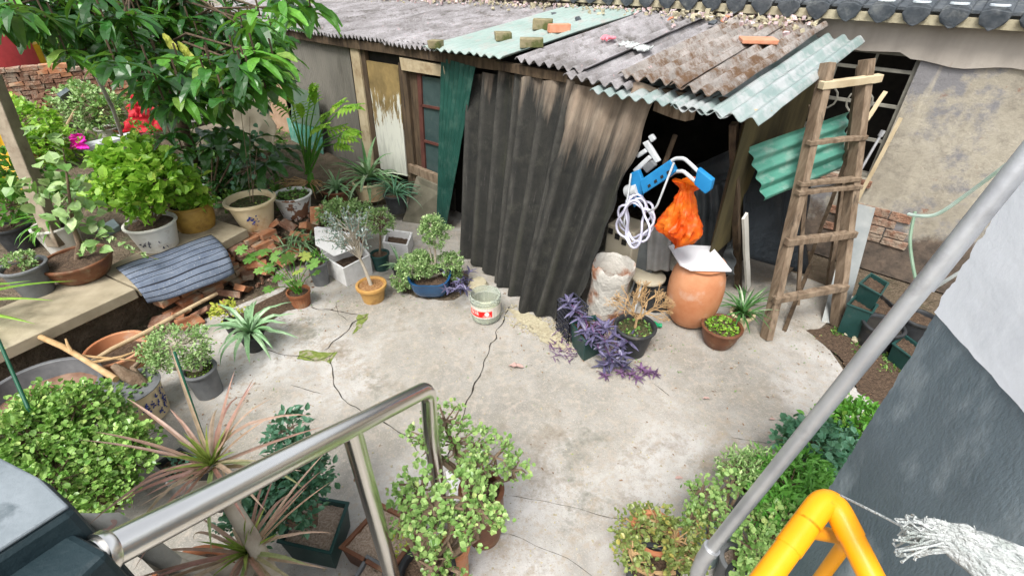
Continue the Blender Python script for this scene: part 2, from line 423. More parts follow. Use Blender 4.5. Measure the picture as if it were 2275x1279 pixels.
M['sack'] = surf("plastic_sack", (.42, .40, .36), (.55, .53, .48), 3, .4, (.3, .14, .08), 3, (.47, .56), bs=.7, bscale=16, bd=.02)
M['crate'] = plain("black_crate", (.03, .032, .045), .5)
M['bottle'] = plain("green_bottle", (.01, .3, .12), .3)
M['stake'] = plain("green_stake", (.01, .075, .04), .45)
M['rope_w'] = plain("white_cord", (.55, .58, .55), .7)
M['rope_g'] = surf("green_white_cord", (.45, .62, .5), (.6, .7, .62), 20, .7)
M['strip'] = surf("brown_ribbed_plastic", (.26, .16, .1), (.36, .25, .17), 5, .6)
# green / clear corrugated plastic
def gfrp(name, c1, c2, c3, amt=(.5, .7), trans=.3):
    m, nt, b = newmat(name); v = coords(nt, 'Object')
    c = mixc(nt, nz(nt, v, 2.5, 6), c1, c2); c = mixc(nt, nz(nt, v, 7, 8, .7, amt[0], amt[1]), c, c3)
    nt.links.new(c, b.inputs["Base Color"]); b.inputs["Roughness"].default_value = .4
    t = nt.nodes.new("ShaderNodeBsdfTranslucent"); nt.links.new(c, t.inputs[0]); ms = nt.nodes.new("ShaderNodeMixShader"); ms.inputs[0].default_value = trans
    nt.links.new(b.outputs[0], ms.inputs[1]); nt.links.new(t.outputs[0], ms.inputs[2]); nt.links.new(ms.outputs[0], nt.nodes["Material Output"].inputs[0])
    return m
M['orange_bag'] = gfrp("orange_plastic_bag", (.75, .08, .006), (.85, .16, .01), (.9, .30, .02), (.45, .7), .4)
M['green_sheet'] = gfrp("green_corrugated_plastic", (.08, .30, .22), (.16, .42, .33), (.34, .45, .39))
M['green_pale'] = gfrp("faded_green_plastic", (.27, .36, .325), (.36, .44, .41), (.36, .36, .33), trans=.15)
M['green_worn'] = gfrp("worn_green_plastic", (.20, .28, .265), (.30, .37, .355), (.42, .44, .44), (.45, .6), trans=.15)
M['green_deep'] = gfrp("deep_green_plastic", (.012, .065, .05), (.025, .11, .085), (.07, .15, .12), trans=.3)
# asbestos cement roofing: dirt speckle, lichen and rust
def roofm(name, c1, c2, rust, lo):
    m, nt, b = newmat(name); v = coords(nt, 'Object')
    c = mixc(nt, nz(nt, v, 3, 8, .7), c1, c2)
    c = mixc(nt, nz(nt, v, 90, 4, .7, .55, .7), c, (.12, .10, .09))
    c = mixc(nt, nz(nt, v, 25, 6, .7, .62, .72), c, (.5, .33, .32))
    c = mixc(nt, nz(nt, v, 4, 10, .8, lo, lo + .12), c, rust)
    nt.links.new(c, b.inputs["Base Color"]); b.inputs["Roughness"].default_value = .9
    bump(nt, b, nz(nt, v, 90, 5, .7, .2, .8), .6, .005); return m
M['roof'] = roofm("cement_roofing", (.15, .14, .138), (.36, .345, .355), (.09, .08, .07), .52)
M['roof_rust'] = roofm("lichen_roofing", (.16, .145, .13), (.36, .33, .305), (.10, .052, .022), .47)
# leaning sheets: black mould rising from the foot, bare cement at the head (dirt with its own shape, follows the sheet)
def mouldm(shift=0, name="mouldy_cement_sheet"):
    m, nt, b = newmat(name); tc = nt.nodes.new("ShaderNodeTexCoord"); sp = nt.nodes.new("ShaderNodeSeparateXYZ")
    nt.links.new(tc.outputs["UV"], sp.inputs[0]); mp = nt.nodes.new("ShaderNodeMapping"); mp.inputs["Scale"].default_value = (9, 1.0, 1)
    nt.links.new(tc.outputs["UV"], mp.inputs[0]); oc = coords(nt, 'Object')
    n = nz(nt, mp.outputs[0], 1.3, 7, .65, .3, .7); a = nt.nodes.new("ShaderNodeMath"); a.operation = 'MULTIPLY_ADD'
    nt.links.new(n, a.inputs[0]); a.inputs[1].default_value = .30; nt.links.new(sp.outputs[1], a.inputs[2])
    r = nt.nodes.new("ShaderNodeMapRange"); r.inputs[1].default_value = .92 + shift; r.inputs[2].default_value = 1.16 + shift; nt.links.new(a.outputs[0], r.inputs[0])
    tan = mixc(nt, nz(nt, oc, 5, 6), (.22, .165, .12), (.32, .255, .19))
    blk = mixc(nt, nz(nt, oc, 9, 8, .7), (.005, .0055, .0045), (.017, .0165, .013))
    blk = mixc(nt, nz(nt, mp.outputs[0], 1.6, 10, .8, .56, .72), blk, (.10, .095, .085))
    blk = mixc(nt, nz(nt, oc, 3, 9, .8, .55, .7), blk, (.04, .04, .03))
    blk = mixc(nt, nz(nt, mp.outputs[0], .7, 4, .6, .55, .8), blk, (.035, .04, .016))
    # sky light on the ridge crests put into the colour, with some dust
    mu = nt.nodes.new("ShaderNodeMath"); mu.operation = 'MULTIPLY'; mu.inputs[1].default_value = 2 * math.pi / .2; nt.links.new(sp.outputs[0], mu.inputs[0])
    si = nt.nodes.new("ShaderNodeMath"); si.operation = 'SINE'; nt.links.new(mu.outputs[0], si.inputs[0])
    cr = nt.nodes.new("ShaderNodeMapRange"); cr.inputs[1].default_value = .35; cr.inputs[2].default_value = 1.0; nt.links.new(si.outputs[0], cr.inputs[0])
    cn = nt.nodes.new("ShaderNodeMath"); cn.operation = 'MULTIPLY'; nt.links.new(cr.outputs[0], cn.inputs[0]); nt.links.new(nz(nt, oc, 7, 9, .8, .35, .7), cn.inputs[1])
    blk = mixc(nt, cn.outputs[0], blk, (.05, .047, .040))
    c = mixc(nt, r.outputs[0], blk, tan); nt.links.new(c, b.inputs["Base Color"]); b.inputs["Roughness"].default_value = .9
    bump(nt, b, nz(nt, oc, 60, 6, .7, .2, .8), .6, .005); return m
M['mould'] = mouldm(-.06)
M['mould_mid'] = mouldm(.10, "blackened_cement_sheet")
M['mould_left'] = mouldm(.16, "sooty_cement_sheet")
# ribbed zinc panel and the peeling board
def panelm(name, top, low, edge):
    m, nt, b = newmat(name); v = coords(nt, 'Object'); sp = nt.nodes.new("ShaderNodeSeparateXYZ"); nt.links.new(v, sp.inputs[0])
    st = coords(nt, 'Object', (9, 9, 1.5)); n = nz(nt, st, 2, 6, .7, .3, .7); a = nt.nodes.new("ShaderNodeMath"); a.operation = 'MULTIPLY_ADD'
    nt.links.new(n, a.inputs[0]); a.inputs[1].default_value = .7; nt.links.new(sp.outputs[2], a.inputs[2])
    r = nt.nodes.new("ShaderNodeMapRange"); r.inputs[1].default_value = edge; r.inputs[2].default_value = edge + .06; nt.links.new(a.outputs[0], r.inputs[0])
    t2 = mixc(nt, nz(nt, v, 5), top, [x * .5 for x in top]); l2 = mixc(nt, nz(nt, st, 3, 6, .6, .5, .8), low, [x * .6 for x in low])
    c = mixc(nt, r.outputs[0], l2, t2); nt.links.new(c, b.inputs["Base Color"]); b.inputs["Roughness"].default_value = .8; return m
M['peel'] = panelm("peeling_board", (.30, .21, .08), (.62, .62, .55), 1.42)
M['zinc'] = surf("dirty_zinc", (.17, .16, .14), (.26, .245, .21), 3, .6, (.09, .08, .07), 3, metal=.2, stretch=(1, 1, .3))
# house wall: plaster over brick, fallen away in places, blackened foot
def wallm():
    m, nt, b = newmat("old_plaster"); v = coords(nt, 'Object'); g = nt.nodes.new("ShaderNodeNewGeometry"); sp = nt.nodes.new("ShaderNodeSeparateXYZ"); nt.links.new(g.outputs["Position"], sp.inputs[0])
    c = mixc(nt, nz(nt, v, 2.2, 8, .6), (.31, .28, .22), (.41, .375, .305))
    c = mixc(nt, nz(nt, v, 9, 9, .7, .5, .75), c, (.2, .18, .15))
    c = mixc(nt, nz(nt, v, 1.1, 9, .7, .50, .56), c, (.20, .195, .20))
    c = mixc(nt, nz(nt, v, 3.1, 9, .75, .6, .66), c, (.24, .12, .08))
    c = mixc(nt, nz(nt, coords(nt, 'Object', (3, 3, .5)), 2.5, 6, .6, .55, .75), c, (.42, .38, .3))
    # foot: damp and black below about half a metre
    n = nz(nt, v, 3, 8, .7, .3, .7); a = nt.nodes.new("ShaderNodeMath"); a.operation = 'MULTIPLY_ADD'; nt.links.new(n, a.inputs[0]); a.inputs[1].default_value = .35; nt.links.new(sp.outputs[2], a.inputs[2])
    r = nt.nodes.new("ShaderNodeMapRange"); r.inputs[1].default_value = .58; r.inputs[2].default_value = .72; nt.links.new(a.outputs[0], r.inputs[0])
    foot = mixc(nt, nz(nt, v, 7, 9, .75), (.05, .042, .035), (.16, .12, .09))
    c = mixc(nt, r.outputs[0], foot, c); nt.links.new(c, b.inputs["Base Color"]); b.inputs["Roughness"].default_value = .95
    bump(nt, b, nz(nt, v, 14, 10, .7, .2, .8), .5, .014); return m
M['plaster'] = wallm()
M['plaster_band'] = surf("stained_cement_band", (.30, .27, .235), (.42, .38, .33), 2, .9, (.2, .13, .1), 2.2, (.55, .7), stretch=(1.5, 1.5, .4), bs=.4)
M['wallbrick'] = surf("worn_wall_brick", (.2, .1, .065), (.3, .17, .11), 9, .95, (.32, .25, .19), 6, (.48, .6), bs=.8, bscale=30, bd=.02)
# striped mat
def matm():
    m, nt, b = newmat("striped_mat"); tc = nt.nodes.new("ShaderNodeTexCoord"); sp = nt.nodes.new("ShaderNodeSeparateXYZ"); nt.links.new(tc.outputs["UV"], sp.inputs[0])
    a = nt.nodes.new("ShaderNodeMath"); a.operation = 'MULTIPLY'; a.inputs[1].default_value = 8; nt.links.new(sp.outputs[1], a.inputs[0])
    f = nt.nodes.new("ShaderNodeMath"); f.operation = 'FRACT'; nt.links.new(a.outputs[0], f.inputs[0])
    g = nt.nodes.new("ShaderNodeMath"); g.operation = 'LESS_THAN'; g.inputs[1].default_value = .16; nt.links.new(f.outputs[0], g.inputs[0])
    v = coords(nt, 'Object'); c = mixc(nt, nz(nt, v, 6, 7), (.085, .11, .16), (.15, .18, .235)); c = mixc(nt, nz(nt, v, 80, 3, .6, .6, .7), c, (.3, .32, .34))
    c = mixc(nt, g.outputs[0], c, (.012, .014, .022)); nt.links.new(c, b.inputs["Base Color"]); b.inputs["Roughness"].default_value = .95
    bump(nt, b, nz(nt, v, 200, 3, .6, .2, .8), .5, .004); return m
M['matm'] = matm()
# leaf materials
M['L_jade'] = leafm("jade_leaf", (.11, .27, .04), (.36, .56, .15), (.46, .6, .18), .25, .32)
M['L_jade2'] = leafm("pale_jade_leaf", (.15, .30, .07), (.40, .58, .2), (.5, .6, .22), .25, .32)
M['L_jadey'] = leafm("yellowish_jade_leaf", (.16, .22, .05), (.36, .42, .14), (.5, .42, .1), .2, .4)
M['L_small'] = leafm("small_green_leaf", (.07, .19, .03), (.22, .40, .10), (.38, .45, .1), .25)
M['L_silver'] = leafm("silvery_leaf", (.16, .24, .2), (.42, .5, .46), (.5, .56, .55), .15)
M['L_sage'] = leafm("pale_green_leaf", (.12, .26, .06), (.42, .58, .24), (.52, .63, .32), .2)
M['L_bright'] = leafm("bright_green_leaf", (.13, .34, .02), (.40, .66, .08), (.6, .72, .14), .45)
M['L_mid'] = leafm("mid_green_leaf", (.05, .20, .02), (.16, .42, .05), (.25, .4, .08), .3)
M['L_dark'] = leafm("dark_green_leaf", (.012, .055, .012), (.04, .13, .028), None, .18, .35, .5)
M['L_tree'] = leafm("tree_leaf", (.008, .045, .008), (.03, .13, .022), (.07, .24, .03), .25, .33, .5)
M['L_blue'] = leafm("bluish_leaf", (.04, .14, .08), (.12, .27, .17), None, .2, .4)
M['L_aloe'] = leafm("aloe_leaf", (.16, .32, .14), (.3, .46, .26), None, .1, .35)
M['L_spider'] = leafm("spider_leaf", (.03, .12, .03), (.10, .26, .07), (.5, .6, .4), .2)
M['L_varieg'] = leafm("variegated_leaf", (.08, .22, .07), (.3, .45, .25), (.6, .66, .5), .2)
M['L_purple'] = leafm("purple_leaf", (.045, .035, .09), (.16, .14, .27), (.3, .28, .42), .12, .4)
M['L_purple2'] = leafm("violet_leaf", (.10, .04, .12), (.2, .10, .22), None, .12, .4)
M['L_yellow'] = leafm("yellow_leaf", (.35, .42, .05), (.6, .6, .1), None, .3)
M['L_grass'] = leafm("fresh_green_leaf", (.07, .25, .03), (.2, .48, .09), None, .3)
M['L_dracg'] = leafm("dracaena_core", (.2, .3, .05), (.4, .45, .12), None, .25)
# pink-edged strap leaf: pink margins, green middle along the blade
def dracm():
    m = leafm("dracaena_leaf", (.40, .17, .16), (.52, .38, .28), (.28, .36, .14), .25); return m
M['L_drac'] = dracm()
M['L_hedge'] = leafm("far_leaf", (.03, .10, .02), (.14, .30, .06), (.3, .42, .12), .3)
# ================================================================== SETTING
def struct(name, mb, mat, **k):
    o = mb.build(name, mat, None, **k); o["kind"] = "structure"; return o
# earth: one sheet to the horizon, with the yard concrete on it
g = MB(); nseg = 60
g.add([(-90, -20, -.02), (90, -20, -.02), (90, 150, -.02), (-90, 150, -.02)], [(0, 1, 2, 3)]); struct("ground", g, M['earth'])
pv = MB()
edge = [P(-500, 1500), P(-420, 900), P(60, 960), P(330, 760), P(500, 690), P(620, 640), P(600, 560), P(720, 470), P(980, 440), P(1500, 500), P(1900, 660), P(1815, 735), P(1900, 860), P(1950, 900), P(1935, 960), P(2700, 1100), Vector((3.5, -1.5, 0)), Vector((-3.5, -1.5, 0))]
slab_poly(pv, [Vector((p.x, p.y, 0)) for p in edge], .05)
struct("patio", pv, M['patio'])
def crack(pix, wd, name="pavement_crack", z=.004):
    mb = MB(); pts = []
    for (a, b) in zip(pix, pix[1:]):
        A, B = P(*a), P(*b); n = max(2, int((B - A).length / .035))
        for i in range(n): pts.append(A.lerp(B, i / n))
    pts.append(P(*pix[-1])); vs = []
    for i, p in enumerate(pts):
        d = (pts[min(i + 1, len(pts) - 1)] - pts[max(0, i - 1)]).normalized(); s = Vector((-d.y, d.x, 0))
        o = s * noise.noise(p * 9) * wd * 2.2; k = wd * .62 * (.4 + abs(noise.noise(p * 21 + Vector((3, 0, 0)))) * 1.6)
        if i in (0, len(pts) - 1): k *= .15
        q = Vector((p.x, p.y, z)) + o; vs += [q - s * k / 2, q + s * k / 2]
    mb.add(vs, [(2 * i, 2 * i + 1, 2 * i + 3, 2 * i + 2) for i in range(len(pts) - 1)]); struct(name, mb, M['crack'])
crack([(1133, 680), (1120, 705), (1092, 770), (1062, 835), (1035, 898), (1018, 960), (990, 1080)], .017)
crack([(735, 790), (742, 850), (760, 885), (790, 905), (860, 940), (905, 970), (930, 1010)], .012)
crack([(812, 698), (720, 778)], .018)
crack([(570, 770), (640, 792), (700, 800), (735, 790), (748, 782)], .012)
crack([(690, 683), (740, 690), (795, 700)], .013)
crack([(745, 670), (752, 700), (775, 712)], .007)
crack([(1450, 850), (1480, 875), (1488, 880)], .008)
crack([(645, 854), (690, 866), (716, 876)], .008, "pavement_crack")
crack([(1130, 1100), (1230, 1118), (1360, 1150), (1500, 1160)], .005)
crack([(1040, 1180), (1130, 1185), (1260, 1240), (1340, 1300)], .004)
crack([(1615, 970), (1700, 985), (1760, 980)], .004)
def blob(name, pix, mat, z, kind="stuff", label=None, ns=.03):
    pts = []; m = len(pix)
    for i in range(m):
        A, B = P(*pix[i]), P(*pix[(i + 1) % m])
        for k in range(6): q = A.lerp(B, k / 6); q = q + Vector((noise.noise(q * 14), noise.noise(q * 14 + Vector((9, 0, 0))), 0)) * ns; pts.append(Vector((q.x, q.y, z)))
    mb = MB(); mb.add(pts, [tuple(range(len(pts)))]); o = mb.build(name, mat)
    if o.data.polygons[0].normal.z < 0: o.data.flip_normals()
    tag(o, kind=kind)
    return o
blob("moss", [(668, 778), (750, 783), (735, 806), (690, 802), (660, 795)], M['moss'], .003)
blob("moss", [(795, 700), (820, 695), (806, 725), (785, 742)], M['moss'], .003)
blob("bare_earth", [(1790, 735), (1850, 725), (1960, 790), (2010, 820), (1960, 905), (1905, 870), (1870, 800)], M['soil'], .005, "structure")
blob("damp_earth", [(960, 610), (1040, 600), (1040, 640), (1010, 668), (940, 665), (895, 650), (860, 620)], M['earth'], .004, "structure")
blob("damp_earth", [(500, 720), (560, 680), (640, 640), (690, 640), (690, 680), (640, 690), (560, 740)], M['soil'], .004, "structure")
blob("mortar_patch", [(1130, 688), (1170, 690), (1235, 735), (1270, 790), (1215, 765), (1165, 728)], M['mortar'], .006, "structure", ns=.05)
blob("mortar_patch", [(990, 1045), (1012, 1040), (1030, 1075), (1025, 1110), (1005, 1120)], M['foam'], .006, "structure", ns=.04)
# grit scattered over the paving: nobody could count it
gr = MB()
for _ in range(900):
    px, py = U(480, 1950), U(600, 1279); p = P(px, py, 0)
    s = U(.003, .009); box(gr, p + Vector((0, 0, s * .3)), s, s * U(.6, 1.4), s * .6, jit=s * .3)
for _ in range(500):
    t = R(); p = P(1130 + 140 * t + U(-18, 30), 690 + 70 * t + U(-14, 26), 0); s = U(.005, .016); box(gr, p + Vector((0, 0, s * .3)), s, s * U(.6, 1.4), s * .8, jit=s * .3)
tag(gr.build("grit", M['mortar']), kind="stuff")

# ================================================================== OLD HOUSE behind the shed
HN = 5.45
house = thing("old_house", SH(-4, HN, 0), "old plastered brick house with dark tiled eave and barred window behind the shed", "house")
WS0, WS1, WL, WR, WZ0, WZ1 = -15.5, 3.2, -1.32, -.42, .86, 1.93
wm = MB()
def wbox(mb, s0, s1, n0, n1, z0, z1, jit=0): box(mb, SH((s0 + s1) / 2, (n0 + n1) / 2, (z0 + z1) / 2), s1 - s0, n1 - n0, z1 - z0, (DV, NV, Vector((0, 0, 1))), jit)
wbox(wm, WS0, WL, HN, HN + .25, 0, 2.14); wbox(wm, WR, WS1, HN, HN + .25, 0, 2.14); wbox(wm, WL, WR, HN, HN + .25, 0, WZ0); wbox(wm, WL, WR, HN, HN + .25, WZ1, 2.14)
wm.build("wall", M['plaster'], house)
rb = MB(); wbox(rb, WL - .1, WR + .1, HN + .6, HN + .65, WZ0 - .3, 2.03); rb.build("dark_room", M['dark'], house)
bd_ = MB(); vs = []; nn = 60
for i in range(nn + 1):
    s = -2.2 + (WS1 + 2.2) * i / nn; zb = 1.93 + .03 * noise.noise(Vector((s * 3, 0, 0)))
    if s > -.55: zb -= .03 + .05 * max(0, noise.noise(Vector((s * 2.2, 4, 0))) + .3)
    vs += [SH(s, HN - .028, zb), SH(s, HN - .028, 2.15), SH(s, HN + .01, zb)]
bd_.add(vs, [f for i in range(nn) for f in ((3 * i, 3 * i + 3, 3 * i + 4, 3 * i + 1), (3 * i, 3 * i + 2, 3 * i + 5, 3 * i + 3))])
bd_.build("cement_band", M['plaster_band'], house)
# fallen plaster: rows of bare brick
bw = MB()
for r_ in range(4):
    z = .34 + r_ * .085; s = -.66 + (.1 if r_ % 2 else 0)
    while s < -.12:
        L = U(.17, .22); box(bw, SH(s + L / 2, HN - .004, z), L - .012, .03, .072, (DV, NV, Vector((0, 0, 1))), .006); s += L
o = bw.build("bare_brick_patch", M['wallbrick'], house, bevel=.004)
# window bars
wb = MB()
def wbar(a, b, t=.018): bar(wb, SH(a[0], HN + .07, a[1]), SH(b[0], HN + .07, b[1]), t, t, NV)
for s in (WL + .02, WL + .3, WL + .58, WR - .02): wbar((s, WZ0), (s, WZ1), .03 if s in (WL + .02, WR - .02) else .02)
for z in (WZ0 + .02, 1.2, 1.5, 1.78, WZ1 - .02): wbar((WL, z), (WR, z), .026)
for z0 in (1.2, 1.5):
    for s in (WL + .3, WL + .58):
        tube(wb, [SH(s + math.cos(a) * .1, HN + .06, z0 + math.sin(a) * .1) for a in [i * math.pi / 6 for i in range(13)]], .009, 5, False)
wb.build("window_bars", M['lattice'], house)
sb_ = MB(); wbox(sb_, WL - .03, WR + .03, HN - .05, HN + .2, WZ0 - .06, WZ0 - .004); sb_.build("window_sill", M['wallbrick'], house)
# tiled eave
ev = MB(); wbox(ev, WS0, WS1, HN - .15, HN + .3, 2.15, 2.215, 0); ev.build("eave_board", M['mortar'], house)
ej = MB(); pitch = .232; s = -11.0; k = 0
caps = MB(); whites = MB()
while s < WS1:
    n0 = HN - .18
    # curved cover tile: half barrel running up the slope, its end a hanging shield
    vs = []; m = 9
    for (nn_, zz) in ((n0, 2.25), (HN + .45, 2.385)):
        for i in range(m):
            a = math.pi * i / (m - 1); vs.append(SH(s + math.cos(a) * .088, nn_, zz + math.sin(a) * .045))
        for i in range(m):
            a = math.pi * i / (m - 1); vs.append(SH(s + math.cos(a) * .07, nn_, zz - .02 + math.sin(a) * .035))
    fs = []
    for i in range(m - 1): fs += [(i, i + 1, 2 * m + i + 1, 2 * m + i), (m + i, 3 * m + i, 3 * m + i + 1, m + i + 1), (i, m + i, m + i + 1, i + 1)]
    ej.add(vs, fs)
    sh = [(-.085, .02), (-.09, -.02), (-.065, -.062), (-.03, -.088), (0, -.1), (.03, -.088), (.065, -.062), (.09, -.02), (.085, .02), (.03, .035), (-.03, .035)]
    j = [U(-.006, .006) for _ in sh]
    slab_poly(caps, [SH(s + a + j[q], n0 - .012 + .02 * (b < -.05), 2.24 + b + j[-q]) for q, (a, b) in enumerate(sh)], .022, NV)
    if s > -1.35:
        wt = MB(); slab_poly(wt, [SH(s + .06 * math.cos(a), n0 + .05 + .055 * math.sin(a), 2.307) for a in [i * math.pi / 6 for i in range(12)]], .012); wt.build("white_tile_end", M['tile_white'], house)
    s += pitch
ej.build("cover_tile", M['tile_dk'], house); caps.build("eave_tile_end", M['tile_dk'], house, bevel=.004);
rf = MB(); slab_poly(rf, [SH(WS0, HN - .12, 2.26), SH(WS1, HN - .12, 2.26), SH(WS1, HN + .5, 2.365), SH(WS0, HN + .5, 2.365)], .02); rf.build("roof_bed", M['tile_dk'], house)

# ================================================================== SHED
shed = thing("lean_to_shed", SH(-5, 3.4, 0), "long low lean-to shed with weathered corrugated cement roof and patched front", "shed")
FN = 3.42
EZ = lambda s: 1.875 - .018 * max(0, -2.5 - s)      # eave height
def RZ(s, n): return EZ(s) + (n - 3.3) * .105
def rsheet(s0, s1, n0, n1, mat, pitch=.1, dz=0, amp=.018, skew=0, seed=0, rag=.015, name="roof_sheet", par=None, bend=0):
    A, B, C, Dd = SH(s0, n0, RZ(s0, n0) + dz), SH(s1, n0, RZ(s1, n0) + dz), SH(s1 + skew, n1, RZ(s1, n1) + dz), SH(s0 + skew, n1, RZ(s0, n1) + dz)
    return corr(name, mat, A, B, C, Dd, pitch, amp, .006, par or shed, 12, 0, rag, 0, .012, seed, bend)
# far (left) run of fine-ribbed sheets
s = -10.9; i = 0
while s < -4.6:
    rsheet(s, s + .84, 3.3 + U(-.03, .04), 5.33, M['roof'], .072, .016 * (i % 2) + U(0, .008), .021, U(-.03, .03), 20 + i); s += .76; i += 1
rsheet(-4.62, -3.75, 3.36, 5.33, M['roof'], .08, .02, .014, .02, 3)
# green sheet, right run
green_roof = (-3.92, -2.92)
rsheet(-4.0, -2.98, 3.19, 5.3, M['green_pale'], .1, .045, .013, .1, 4, .012)
rsheet(-2.93, -2.2, 3.27, 5.33, M['roof'], .1, .02, .02, .02, 5)
rsheet(-2.34, -1.78, 3.17, 5.33, M['roof'], .1, -.012, .02, .0, 6)
rsheet(-1.92, -1.42, 3.24, 5.30, M['roof_rust'], .1, .035, .02, -.02, 7, .02)
rsheet(-1.5, -1.14, 3.2, 5.30, M['roof_rust'], .1, .03, .02, 0, 8, .02)
rsheet(-2.05, -1.05, 3.10, 4.2, M['green_worn'], .1, -.055, .016, .0, 9, .01)
rsheet(-1.42, -.86, 3.10, 5.28, M['green_worn'], .12, -.055, .022, .03, 10, .01)
# rubble of broken tile lying along the top of the roof
rub = MB(); rubp = MB()
for _ in range(850):
    s = U(-8.8, -1.2); n = 5.38 - abs(random.gauss(0, .16)) - (.25 * R() if s > -2.6 else 0); sz = U(.012, .04) * (1.15 if s > -2.6 else 1)
    q = SH(s, n, RZ(s, n) + .045 + U(0, .02)); ax = (rdir(), rdir(), rdir()); box(rub if R() < .62 else rubp, q, sz, sz * U(.5, 1.2), sz * U(.25, .6), (frame_of(ax[0])[0], frame_of(ax[0])[1], ax[0].normalized()), sz * .12)
tag(rub.build("roof_rubble", M['mortar']), kind="stuff")
tag(rubp.build("roof_rubble", surf("pink_grey_chips", (.45, .28, .26), (.55, .5, .52), 30, .9)), kind="stuff")
# purlin, wall plate
pl = MB(); bar(pl, SH(-9.6, 3.38, 1.70), SH(-3.2, 3.38, 1.80), .07, .09, jit=.004, seg=12); bar(pl, SH(-3.2, 3.36, 1.80), SH(-1.15, 3.36, 1.80), .06, .07, jit=.004, seg=8)
pl.build("eave_beam", M['wood_dk'], shed)
# inside: near-black boards added to keep it dark, floor of darkness comes from the closed box
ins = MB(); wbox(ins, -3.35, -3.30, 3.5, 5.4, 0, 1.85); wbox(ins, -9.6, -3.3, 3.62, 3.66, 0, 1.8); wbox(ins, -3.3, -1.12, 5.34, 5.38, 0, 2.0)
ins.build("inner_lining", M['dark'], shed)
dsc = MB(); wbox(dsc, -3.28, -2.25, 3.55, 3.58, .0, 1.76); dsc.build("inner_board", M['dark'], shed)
# front of the left half, on the plane n = FN
def fpoly(pix, off=0, th=.02): 
    return [PN(a, b, FN - off) for a, b in pix]
def front(name, pix, mat, off=0, th=.02, par=None, bev=0):
    mb = MB(); pts = fpoly(pix, off); slab_poly(mb, pts, th, NV); return mb.build(name, mat, par or shed, bevel=bev)
A, B, C, Dd = fpoly([(712, 405), (812, 372), (775, 96), (632, 78)])
corr("ribbed_panel", M['zinc'], A, B, C, Dd, .052, .008, .003, shed, 6, seed=2)
front("door_post", [(776, 100), (795, 104), (832, 380), (815, 388)], M['wood_pale'], .05, .05)
front("door_post", [(797, 104), (808, 106), (845, 380), (834, 384)], M['wood_dk'], .03, .05)
front("peeling_board", [(803, 133), (884, 146), (904, 392), (834, 372)], M['peel'], .02, .02)
front("upper_gap_board", [(776, 80), (985, 118), (985, 150), (884, 146), (797, 132)], M['dark'], -.03, .02)
front("window_post", [(884, 140), (900, 143), (925, 410), (908, 412)], M['wood_dk'], .05, .06)
front("side_board", [(900, 150), (940, 160), (960, 392), (922, 384)], M['wood_dk'], .01, .02)
win = thing("window", PN(960, 400, FN), None, None); win.parent = shed; win.location = PN(960, 400, FN) - shed.location
def wpart(name, pix, mat, off, th=.02):
    mb = MB(); slab_poly(mb, fpoly(pix, off), th, NV); return mb.build(name, mat, win)
wpart("pane", [(930, 168), (1010, 180), (1010, 408), (940, 392)], M['window_glass'], .015, .01)
wpart("frame", [(926, 160), (934, 162), (946, 396), (938, 394)], M['red_frame'], .035, .03)
wpart("glazing_bar", [(934, 232), (1010, 246), (1010, 251), (934, 237)], M['red_frame'], .035, .02)
wpart("glazing_bar", [(937, 310), (1010, 330), (1010, 335), (937, 315)], M['red_frame'], .035, .02)
wpart("lintel", [(887, 128), (985, 147), (990, 172), (892, 156)], M['wood_pale'], .07, .05)
wpart("sill", [(906, 365), (988, 398), (986, 416), (908, 382)], M['wood'], .09, .06)
front("foundation", [(906, 384), (1010, 420), (1010, 470), (910, 430)], M['dark'], -.02, .02)
front("foundation_skirt", [(700, 385), (985, 415), (985, 500), (720, 470)], M['brick2'], -.1, .05)
# right bay: posts, beam, side wall boards
ps = MB(); bar(ps, SH(-1.15, 3.85, 0), SH(-1.15, 3.8, 1.78), .05, .05, DV, .004, 8); ps.build("corner_post", M['wood_dk'], shed)
ps = MB(); a = PN(1630, 275, 3.62); b = P(1640, 640, 0); bar(ps, b, a, .05, .05, DV, .004, 8); ps.build("leaning_post", M['wood_dk'], shed)
ps = MB(); a = PN(1462, 232, 3.34); b = PN(1535, 256, 3.26); bar(ps, a, b, .085, .075, Vector((0, 0, 1)), .004, 3); ps.build("timber_beam", M['wood'], shed)
ps = MB(); tube(ps, [PN(1530, 232, 3.40), PN(1620, 243, 3.36), PN(1714, 252, 3.32)], .016, 8); ps.build("bamboo_pole", M['bamboo'], shed)
for k in range(4):
    n0 = 3.6 + k * .45; mb = MB(); box(mb, SH(-1.1 + U(-.008, .008), n0 + .23, 1.15 + .02 * k), .018, .45, 1.2, (DV, NV, Vector((0, 0, 1))), .01)
    mb.build("side_board", M['board_y'], shed)
mb = MB(); wbox(mb, -1.135, -1.12, 3.72, 5.36, .0, .8); mb.build("side_board", M['dark'], shed)
